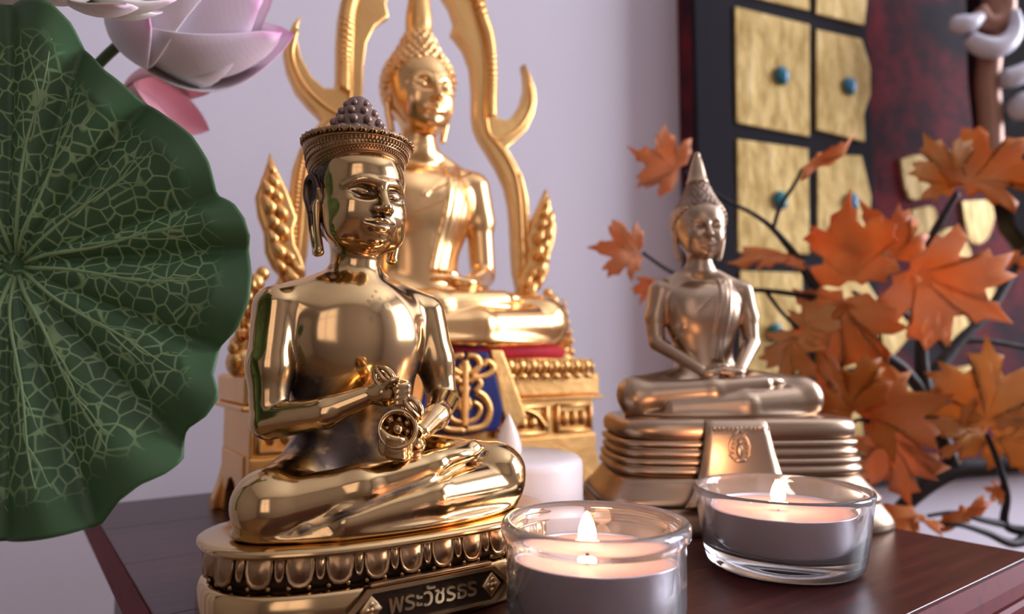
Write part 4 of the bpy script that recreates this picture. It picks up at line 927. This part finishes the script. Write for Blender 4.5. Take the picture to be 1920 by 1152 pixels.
wv = t.n('ShaderNodeVectorMath', operation='MULTIPLY_ADD'); t.l(dn.outputs['Color'], wv.inputs[0]); wv.inputs[1].default_value = (.0022, .0022, .0022); t.l(co, wv.inputs[2])
vo = t.n('ShaderNodeTexVoronoi', feature='DISTANCE_TO_EDGE'); vo.inputs['Scale'].default_value = 215; t.l(wv.outputs[0], vo.inputs['Vector'])
net = t.ramp(vo.outputs['Distance'], [(.028, 1), (.075, 0)])
net = t.math('MULTIPLY', net, t.math('MULTIPLY', t.ramp(t.attr('rim'), [(.80, 1), (.90, 0)]), t.ramp(t.noise(70, 2), [(.3, .5), (.5, 1)])))
gcol = t.mix(n1, (.025, .080, .026), (.055, .140, .048))
lcol = t.mix(net, gcol, (.235, .375, .165))
t.bump(t.noise(900, 2), .08, .0003)
M['lotus_leaf'] = t.set(Base_Color=lcol, Roughness=.5)
M['vein'] = plain('leaf_vein_green', (.235, .375, .165), .5)
M['stem'] = plain('lotus_stem_green', (.06, .11, .035), .55)
lf = thing('lotus_leaf', 'large round green artificial lotus leaf with pale veins, upright at the left', 'leaf', LC)
rimv = np.array(([0]+[t_ for t_ in tt[1:] for _ in range(NA)])*2)
bl_ = obj('blade', V, Fl, M['lotus_leaf'], lf, attr={'rim': rimv})
vn = MB(); random.seed(11)
def vein(a, t0, t1, w, depth, bend):
    P = []; Rr = []; n = 14
    for k in range(n+1):
        s = k/n; t_ = t0+(t1-t0)*s; aa = a+bend*s*s+.02*math.sin(s*9+a*7)/max(t_, .2)*.4
        P.append(leaf_p(aa, t_, -.02)); Rr.append(w*.68*(1-.7*s))
    vn.add(*tube(P, Rr, 6))
    if depth > 0:
        for s, sg in ((.36, 1), (.5, -1), (.66, 1)):
            vein(a+bend*s*s, t0+(t1-t0)*s, min(.9, t0+(t1-t0)*s+(t1-t0)*random.uniform(.4, .55)), w*.72*(1-.4*s), depth-1, sg*random.uniform(.12, .20))
for i in range(len(fa)):
    lo = fa[i]; hi = fa[(i+1) % len(fa)]+(2*math.pi if i == len(fa)-1 else 0); vein((lo+hi)/2+random.uniform(-.04, .04), .05, .88, .11, 1, random.uniform(-.06, .06))
stuff(vn.build('veins', M['vein'], bl_))
# the stem leaves the back of the blade, bends to the left out of the picture and down
Lf = lambda w: w-LC
sp = [Vector((0, 0, 0))-LN*.62, Vector((-3, 2.5, -2)), Vector((-8, 4, -8)), Vector((-12, 5, -22)), Vector((-14, 5, -50)), Vector((-14.5, 5, ZF+.1-LC.z))]
obj('stem', *tube([Vector(p) for p in spline(sp, 8)], .32, 10), M['stem'], lf)

# flowers: cupped petals round an axis
t = NT('lotus_petal'); tp = t.attr('tip'); n1 = t.noise(60, 3)
pc = t.ramp(tp, [(0, (.50, .56, .36)), (.2, (.86, .82, .76)), (.5, (.90, .82, .86)), (.85, (.90, .70, .84)), (.96, (.87, .36, .64)), (1, (.82, .10, .40))])
st_ = t.n('ShaderNodeTexWave', wave_type='BANDS'); st_.inputs['Scale'].default_value = 140; st_.inputs['Distortion'].default_value = 3; t.l(t.coord(), st_.inputs['Vector'])
t.bump(st_.outputs['Fac'], .04, .0003)
M['petal'] = t.set(Base_Color=pc, Roughness=.55, Subsurface_Weight=.25, Subsurface_Radius=(.006, .003, .003), Subsurface_Scale=.5)
t = NT('pale_lotus_petal'); pc = t.ramp(t.attr('tip'), [(0, (.40, .48, .25)), (.35, (.78, .78, .62)), (.8, (.85, .76, .76)), (1, (.85, .60, .72))])
M['petal_pale'] = t.set(Base_Color=pc, Roughness=.55)
M['petal_pink'] = plain('salmon_petal', (.80, .42, .48), .6)
def petal(L, Wd, cup, curl, n=14, m=9):
    V = []; A = []; F = []
    for side in (0, 1):
        for i in range(n+1):
            u = i/n; w = Wd*(math.sin(math.pi*min(1, u**.8*.93+.07))**.75)*(1 if u < .97 else .55)
            for j in range(m+1):
                v = j/m*2-1
                x = w*v; z = L*u; y = -cup*math.sin(math.pi*u**.9)*.9 + curl*u**3 + (abs(v)**2)*w*.55*(1-.5*u)
                V.append((x, y+side*.06, z)); A.append(u*(.9+.1*abs(v)))
    k = m+1; o = (n+1)*k
    for i in range(n):
        for j in range(m):
            a = i*k+j; F.append((a, a+1, a+k+1, a+k)); b = o+a; F.append((b, b+k, b+k+1, b+1))
    for i in range(n):
        for j in (0, m): a = i*k+j; b = o+a; F.append((a, a+k, b+k, b) if j == 0 else (a, b, b+k, a+k))
    for j in range(m): a = n*k+j; b = o+a; F.append((a, a+1, b+1, b)); a = j; b = o+a; F.append((a, b, b+1, a+1))
    return V, F, A
def flower(name, label, base, axis, petals, mat, stem_pts, core=.75):
    o = thing(name, label, 'flower', base, group=None)
    ax_ = Vector(axis).normalized()
    for phi, tilt, L, Wd, cup, curl, mt in petals:
        V, F, A = petal(L, Wd, cup, curl)
        q = ax_.to_track_quat('Z', 'Y').to_matrix() @ Matrix.Rotation(R(phi), 3, 'Z') @ Matrix.Rotation(R(tilt), 3, 'X')
        obj('petal', [q @ (Vector(v)+Vector((0, -.25, 0))) for v in V], F, mt, o, attr={'tip': A})
    obj('receptacle', *ball(tuple(ax_*.2), (core, core, core), 14, 10), M['stem'], o)
    obj('stem', *tube([Vector(p) for p in spline(stem_pts, 8)], .22, 10), M['stem'], o)
    return o
B1 = at_depth(236, 72, 28.5)
P1 = [(200, 24, 7.0, 2.8, 1.5, .9, M['petal']), (255, 20, 7.0, 2.8, 1.4, .8, M['petal']), (310, 18, 7.0, 2.8, 1.4, .9, M['petal']), (10, 22, 7.0, 2.8, 1.5, .8, M['petal']), (70, 26, 7.0, 2.8, 1.6, .6, M['petal']), (130, 22, 7.0, 2.8, 1.5, .7, M['petal']),
      (20, 8, 6.5, 2.1, 1.3, .8, M['petal']), (140, 8, 6.5, 2.1, 1.3, .8, M['petal']), (260, 8, 6.4, 2.1, 1.3, .8, M['petal']), (300, 46, 4.8, 1.55, 1.0, -.1, M['petal'])]
drop = lambda b, k: [Vector((0, 0, 0)), Vector((-2.5, .5+k*.3, -2.0)), Vector((-8, 1+k, -9)), Vector((-12-k, 1.5+2*k, -24)), Vector((-13-k, 1+3*k, -52)), Vector((-13.5-k, 1+3*k, ZF+.1-b.z))]
flower('lotus_flower', 'large pink lotus flower with a magenta petal tip, pointing right above the leaf', B1, (1.0, -.15, .30), P1, M['petal'], drop(B1, .8))
B2 = at_depth(134, -58, 21.4)
P2 = [(a, 98+((i*37) % 14), 3.2, 1.3, .8, .3, M['petal_pale']) for i, a in enumerate(range(0, 360, 45))]+[(a+22, 30, 4.6, 1.5, 1.0, .3, M['petal_pale']) for a in range(0, 360, 72)]
flower('lotus_flower', 'pale green-white lotus flower cut off by the top left corner', B2, (.1, -.45, .9), P2, M['petal_pale'], drop(B2, -1.6))
B3 = at_depth(240, 165, 33.0)
P3 = [(90, 30, 4.1, 1.35, .8, .3, M['petal_pink']), (150, 35, 3.9, 1.35, .8, .3, M['petal_pink']), (210, 30, 4.0, 1.35, .8, .2, M['petal_pink']), (330, 25, 3.9, 1.35, .8, .2, M['petal_pink']), (30, 25, 3.9, 1.35, .8, .2, M['petal_pink'])]
flower('lotus_flower', 'small salmon pink blossom half hidden between lotus leaf and pink flower', B3, (1.0, .1, -.42), P3, M['petal_pink'], drop(B3, 3), .3)
# ------------------------------------------------------------------ painting on the wall, right
def wall_px(x, y, off):                     # pixel to (x,z) on the plane off cm in front of the back wall
    a = R(ROOM_YAW); n = Vector((-math.sin(a), math.cos(a), 0)); u = Vector((math.cos(a), math.sin(a), 0)); o = room_pt(0, -off, 0)
    r = px_ray(x, y); q = CAMP+r*((o-CAMP).dot(n)/r.dot(n)); return ((q-o).dot(u), q.z)
PD = 3.0
x0 = wall_px(1308, 300, PD)[0]; zb = wall_px(1800, 898, PD)[1]; x1 = x0+78; zt = 75
pt = thing('painting', 'large dark red and black textured painting with gold leaf squares on the white wall', 'painting', room_pt(x0, -.05, zb), ROOM_YAW)
t = NT('painted_canvas'); n1 = t.noise(9, 5, rough=.6); n2 = t.noise(28, 6, rough=.7)
fac = t.math('MULTIPLY', t.ramp(n1, [(.38, 0), (.55, 1)]), t.ramp(n2, [(.38, .2), (.6, 1)]))
t.bump(n2, .4, .002)
M['canvas'] = t.set(Base_Color=t.mix(fac, (.020, .013, .020), (.19, .020, .028)), Roughness=.85, Specular_IOR_Level=.2)
M['black'] = plain('black_paint', (.010, .009, .014), .8, Specular_IOR_Level=.2)
t = NT('gold_leaf'); mp = t.n('ShaderNodeMapping'); mp.inputs['Scale'].default_value = (1, 1, .45); t.l(t.coord(), mp.inputs['Vector']); n1 = t.noise(70, 5, mp.outputs[0], .6); t.bump(n1, .8, .003)
M['leaf_gold'] = t.set(Base_Color=t.ramp(n1, [(.3, (.40, .26, .07)), (.55, (.60, .43, .16)), (.75, (.74, .57, .28))]), Metallic=.35, Roughness=.55, Specular_IOR_Level=.2)
wz = lambda x, y, off=PD: (wall_px(x, y, off)[0]-x0, wall_px(x, y, off)[1]-zb)
obj('canvas', *bbox(((x1-x0)/2, -PD/2, (zt-zb)/2), ((x1-x0)/2, PD/2, (zt-zb)/2), .15), M['canvas'], pt, smooth=False)
w0 = wz(1372, 300)[0]; hb = wz(1800, 868)[1]
obj('border', *bbox((w0/2-.2, -PD-.1, (zt-zb)/2), (w0/2+.1, .3, (zt-zb)/2), .08), M['black'], pt, smooth=False)
obj('border', *bbox(((x1-x0)/2+w0/2, -PD-.1, hb/2-.1), ((x1-x0)/2-w0/2, .3, hb/2), .08), M['black'], pt, smooth=False)
bx1 = wz(1634, 300)[0]
obj('backing', *bbox(((w0+bx1)/2, -PD-.02, (zt-zb+hb)/2), ((bx1-w0)/2, .06, (zt-zb-hb)/2), .01), M['black'], pt, smooth=False)
gold_px = [[(1424, -60), (1515, -60), (1515, 22), (1424, 1), (1378, -10), (1378, -60)], [(1527, -60), (1612, -60), (1622, 0), (1617, 50), (1527, 28)],
 [(1375, 14), (1515, 48), (1515, 258), (1378, 232)], [(1527, 57), (1612, 75), (1628, 130), (1628, 180), (1616, 215), (1618, 268), (1527, 245)],
 [(1378, 262), (1512, 280), (1514, 478), (1380, 474)], [(1530, 290), (1613, 293), (1631, 370), (1626, 430), (1616, 478), (1530, 474)],
 [(1385, 508), (1502, 512), (1502, 700), (1385, 700)], [(1528, 512), (1612, 514), (1640, 560), (1640, 640), (1600, 690), (1528, 700)],
 [(1685, 300), (1725, 292), (1745, 330), (1735, 365), (1700, 372)], [(1705, 395), (1745, 388), (1754, 420), (1740, 455), (1708, 450)], [(1755, 320), (1772, 315), (1772, 335), (1757, 338)],
 [(1800, 378), (1858, 380), (1856, 430), (1838, 457), (1812, 450)], [(1752, 440), (1785, 428), (1815, 470), (1812, 515), (1770, 510)], [(1818, 490), (1845, 482), (1862, 530), (1855, 565), (1822, 560)],
 [(1646, 590), (1690, 580), (1710, 610), (1690, 645), (1655, 672)], [(1765, 595), (1800, 588), (1815, 620), (1790, 655), (1765, 640)], [(1540, 720), (1600, 715), (1620, 850), (1545, 860)], [(1385, 720), (1500, 722), (1500, 860), (1385, 860)], [(1790, 690), (1850, 680), (1870, 740), (1800, 760)], [(1640, 720), (1700, 700), (1720, 830), (1650, 850)]]
random.seed(3)
for P in gold_px:
    q = spline([wz(*p, PD+.1) for p in P+[P[0]]], 3)[:-1] if len(P) > 4 and P[0][0] > 1640 else [wz(*p, PD+.1) for p in P]
    area = sum(q[i-1][0]*q[i][1]-q[i][0]*q[i-1][1] for i in range(len(q)))
    obj('gold_panel', *flat_solid([tuple(v) for v in q], -PD-random.uniform(.28, .42), -PD+.1, bev=.12), M['leaf_gold'], pt, smooth=False)
t = NT('glass_gem'); M['gem'] = t.set(Base_Color=t.ramp(t.noise(60, 2), [(.4, (.02, .22, .20)), (.6, (.05, .22, .42))]), Roughness=.08)
for x, y in ((1466, 142), (1593, 162), (1463, 376), (1597, 379), (1455, 625)):
    q = wz(x, y, PD+.5); obj('glass_gem', *ball((q[0], -PD-.5, q[1]), (.85, .5, .95), 14, 10), M['gem'], pt)

# dark carved ornament fixed at the right edge of the painting
od = 68.5
def rel(x, y, d, o): return at_depth(x, y, d)-o
OB = at_depth(1890, 470, od)
orn = thing('carved_ornament', 'black lacquer carved hanging with a copper stem and white curls, upper right corner', 'ornament', OB)
M['lacquer'] = plain('black_lacquer', (.008, .007, .008), .35)
M['copper'] = plain('painted_copper', (.42, .22, .15), .4, .3); M['white_lac'] = plain('white_lacquer', (.78, .78, .88), .3)
T = lambda P, d=od: [rel(x, y, d, OB) for x, y in P]
bk = MB()
def slab(P, d, th): 
    q = [rel(x, y, d, OB) for x, y in P]; return flat_solid([(p.x, p.z) for p in q], q[0].y-th, q[0].y+th, bev=.3)
bk.add(*slab([(1822, -80), (1990, -80), (1990, 440), (1930, 485), (1885, 430), (1862, 330), (1838, 250), (1826, 140)], od+1.5, 1.2)); bk.build('back_board', M['lacquer'], orn, smooth=False)
obj('copper_stem', *tube([Vector(p) for p in spline(T([(1880, -60), (1872, 0), (1866, 60), (1856, 110), (1852, 160), (1856, 210), (1858, 262), (1864, 330)]), 5)], [1.6]*10+[1.15]*26, 10), M['copper'], orn)
for P, r_ in (([(1784, 42), (1800, 46), (1820, 44), (1840, 30)], [.55, .8, .75, .4]), ([(1816, 70), (1840, 86), (1868, 90), (1892, 76), (1904, 50), (1900, 20)], [.6, .85, .9, .8, .6, .4]), ([(1880, 147), (1902, 144), (1925, 134), (1950, 120)], [.7, .85, .8, .6]), ([(1902, 190), (1920, 198), (1945, 190)], [.9, 1.2, .8])):
    S = spline([tuple(v)+(r,) for v, r in zip(T(P, od-1.6), r_)], 5); obj('white_curl', *tube([Vector(s[:3]) for s in S], [float(s[3])*1.22 for s in S], 10), M['white_lac'], orn)
obj('copper_curl', *tube([Vector(p) for p in spline(T([(1830, 20), (1850, 45), (1875, 40), (1885, 10), (1870, -20)], od-.8), 5)], 1.0, 10), M['copper'], orn)

# ------------------------------------------------------------------ maple branch with orange leaves
BD = 49.0
MB0 = at_depth(1960, 1010, BD); MB0.z = 0
mp_ = thing('maple_branch', 'artificial autumn maple branch with black twigs and orange leaves behind the bronze statue', 'branch', at_depth(1960, 900, BD))
O_ = at_depth(1960, 900, BD)
t = NT('black_bark'); t.bump(t.noise(200, 4), .5, .001); M['bark'] = t.set(Base_Color=(.014, .011, .012), Roughness=.6)
br = [[(2010, 845, 49, .9), (1940, 862, 49, .75), (1850, 876, 49, .7), (1790, 882, 49, .7), (1740, 908, 49, .65), (1688, 955, 49, .5)],
 [(1790, 882, 49, .6), (1765, 820, 49, .55), (1740, 750, 49, .55), (1728, 690, 49, .5), (1727, 620, 49, .4), (1725, 560, 49, .35), (1742, 460, 48, .3), (1766, 410, 47, .25), (1795, 362, 46.5, .2)],
 [(1735, 730, 49, .5), (1760, 690, 49.5, .5), (1800, 640, 50, .42), (1850, 590, 50.5, .36), (1890, 525, 51, .3), (1925, 465, 51, .25)],
 [(1800, 640, 50, .3), (1850, 640, 50, .22), (1935, 655, 50, .18)],
 [(1740, 750, 49, .45), (1690, 690, 48.5, .45), (1640, 655, 48, .42), (1600, 610, 48, .42), (1555, 570, 48, .4), (1522, 530, 48, .36), (1495, 485, 48, .3), (1450, 430, 48, .2), (1410, 400, 48, .16), (1365, 378, 48, .14), (1320, 350, 48, .12), (1285, 322, 47.5, .10)],
 [(1450, 430, 48, .16), (1462, 390, 47.5, .15), (1490, 345, 47, .14), (1505, 315, 46.5, .13)],
 [(1545, 562, 48, .28), (1490, 552, 47.5, .2), (1430, 545, 47, .17), (1340, 540, 46.5, .15), (1262, 512, 46, .14), (1205, 474, 45.5, .12)],
 [(1437, 547, 47, .15), (1465, 585, 46.5, .13), (1497, 617, 46, .12)],
 [(1727, 620, 49, .25), (1680, 575, 48, .2), (1645, 572, 47, .18), (1600, 548, 46, .14)],
 [(1765, 820, 49, .3), (1700, 815, 48, .2), (1660, 800, 47, .18), (1608, 788, 46, .13), (1580, 815, 47, .12)],
 [(2000, 1010, 47, .5), (1940, 1000, 47, .4), (1885, 985, 47, .28), (1888, 930, 46.5, .22), (1872, 870, 46, .2), (1850, 815, 45.5, .16)],
 [(1885, 985, 47, .25), (1840, 975, 46, .2), (1790, 962, 45.5, .15), (1740, 968, 45, .12)],
 [(1940, 1000, 47, .45), (1900, 1020, 46, .3), (1850, 1000, 45.5, .22), (1800, 985, 45, .16), (1760, 985, 45, .12)],
 [(2010, 845, 49, .9), (2060, 900, 49, .9), (2000, 1010, 47, .5)]]
tr = MB()
for P in br:
    S = spline([tuple(at_depth(x, y, d)-O_)+(r,) for x, y, d, r in P], 5); tr.add(*tube([Vector(s[:3]) for s in S], [float(s[3]) for s in S], 8))
q0 = at_depth(2060, 900, 49)-O_
tr.add(*tube([Vector(p) for p in spline([q0, q0+Vector((2, 1, -8)), q0+Vector((3, 2, -30)), Vector((q0.x+3, q0.y+2, ZF+.1-O_.z))], 6)], .9, 10))
tr.build('twigs', M['bark'], mp_)
half = [(0, 1.0), (.07, .80), (.16, .74), (.13, .62), (.20, .52), (.30, .60), (.46, .66), (.44, .56), (.62, .52), (.52, .42), (.56, .33), (.38, .26), (.34, .17), (.52, .13), (.62, .02), (.44, -.02), (.42, -.12), (.24, -.09), (.13, -.16), (.03, -.08)]
lobe = half+[(-x, z) for x, z in half[::-1] if x > 0]
def maple_mesh(sz, cup, seed):
    rnd = random.Random(seed); V = []; F = []; n = len(lobe); K = 5
    jit = [(rnd.uniform(-.03, .03), rnd.uniform(-.03, .03)) for _ in lobe]
    def hgt(x, z): return cup*(x*x+z*z*.6) - .16*abs(x) + .05*math.sin(x*9+seed)+.05*math.sin(z*8+seed*2)
    for side in (0, 1):
        V.append((0, side*.015, 0))
        for k in range(1, K+1):
            for (x, z), (jx, jz) in zip(lobe, jit): s = k/K; X, Z = (x+jx)*s, (z+jz)*s; V.append((X, hgt(X, Z)+side*.015, Z))
    N = 1+K*n
    for b in (0, N):
        for i in range(n):
            j = (i+1) % n; q = (b, b+1+i, b+1+j); F.append(q if b == 0 else q[::-1])
            for k in range(K-1): a = b+1+k*n; q = (a+i, a+n+i, a+n+j, a+j); F.append(q if b == 0 else q[::-1])
    for i in range(n): j = (i+1) % n; a = 1+(K-1)*n; F.append((a+i, N+a+i, N+a+j, a+j))
    return [(x*sz, y*sz, z*sz) for x, y, z in V], F
def maple_mat(name, c1, c2):
    t = NT(name); n1 = t.noise(30, 3); ge = t.n('ShaderNodeNewGeometry')
    tr_ = t.n('ShaderNodeBsdfTranslucent'); ms = t.n('ShaderNodeMixShader'); ms.inputs[0].default_value = .45
    col = t.mix(t.ramp(n1, [(.35, 0), (.65, 1)]), c1, c2); t.l(col, tr_.inputs['Color']); t.set(Base_Color=col, Roughness=.5)
    out = t.t.nodes['Material Output']; t.l(t.b.outputs[0], ms.inputs[1]); t.l(tr_.outputs[0], ms.inputs[2]); t.l(ms.outputs[0], out.inputs['Surface']); return t.m
M['lf_a'] = maple_mat('orange_silk_leaf', (.84, .27, .06), (.90, .42, .13)); M['lf_b'] = maple_mat('deep_orange_silk_leaf', (.70, .22, .035), (.76, .32, .06)); M['lf_c'] = maple_mat('pale_peach_silk_leaf', (.95, .52, .30), (.92, .38, .14)); M['lf_d'] = maple_mat('ochre_silk_leaf', (.80, .36, .09), (.84, .47, .17))
# stem pixel, tip pixel, depth, length cm, half-turn about the stem axis, lean away from the viewer, material
leaves = [((1208, 472), (1120, 462), 45.3, 4.0, 10, 5, 'lf_c'), ((1282, 322), (1225, 300), 47.3, 4.6, -10, 15, 'lf_c'), ((1500, 322), (1602, 275), 46.3, 4.6, 72, 10, 'lf_a'), ((1502, 482), (1352, 478), 47.6, 5.6, 74, 0, 'lf_a'),
 ((1600, 545), (1560, 660), 45.6, 8.2, 25, -20, 'lf_a'), ((1600, 540), (1580, 400), 46.4, 7.0, -30, 10, 'lf_a'), ((1690, 500), (1845, 590), 45.5, 8.2, 15, 15, 'lf_c'), ((1690, 500), (1640, 400), 46.4, 5.6, 30, 10, 'lf_a'), ((1796, 360), (1915, 262), 46.2, 7.0, -20, 10, 'lf_b'), ((1796, 360), (1752, 270), 47.0, 5.0, 30, 10, 'lf_d'),
 ((1498, 620), (1470, 690), 45.6, 4.6, 35, -5, 'lf_d'), ((1498, 620), (1560, 575), 46.2, 3.6, -30, 5, 'lf_d'), ((1608, 786), (1560, 690), 45.8, 6.2, 15, 25, 'lf_b'), ((1608, 786), (1750, 745), 46.3, 6.4, -20, 20, 'lf_b'), ((1660, 798), (1690, 905), 47.0, 6.0, 20, 10, 'lf_c'), ((1582, 812), (1560, 900), 47.5, 4.2, 20, 10, 'lf_d'),
 ((1850, 812), (1850, 690), 45.4, 6.8, 5, 15, 'lf_d'), ((1850, 812), (1935, 830), 46.0, 5.6, 35, 15, 'lf_d'), ((1850, 812), (1760, 800), 46.4, 5.0, -20, 20, 'lf_d'), ((1742, 966), (1660, 975), 45.0, 5.0, 68, 0, 'lf_a'), ((1762, 975), (1835, 965), 45.0, 4.0, 66, 0, 'lf_a'), ((1885, 930), (1862, 920), 46.4, 1.6, 20, 0, 'lf_a'), ((1925, 470), (1905, 505), 50.8, 2.4, 20, 0, 'lf_a'), ((1222, 520), (1200, 566), 46.3, 2.2, 30, 0, 'lf_c')]
for i, (a, b, d, L, turn, lean, mt) in enumerate(leaves):
    pa_ = at_depth(*a, d); dz = (at_depth(*b, d)-pa_).normalized(); vw = (CAMP-pa_).normalized(); nx = dz.cross(vw).normalized()*1.0; ny = nx.cross(dz)*-1.0
    # local x across, y away from viewer, z along the leaf
    q = Matrix((nx, ny*-1.0*-1.0, dz)).transposed()
    q = q @ Matrix.Rotation(R(lean), 3, 'X') @ Matrix.Rotation(R(turn), 3, 'Z')
    V, F = maple_mesh(L*.82, .28, i+1)
    obj('leaf', [q @ (Vector(v)+Vector((0, 0, .13*L))) + (pa_-O_) for v in V], F, M[mt], mp_)
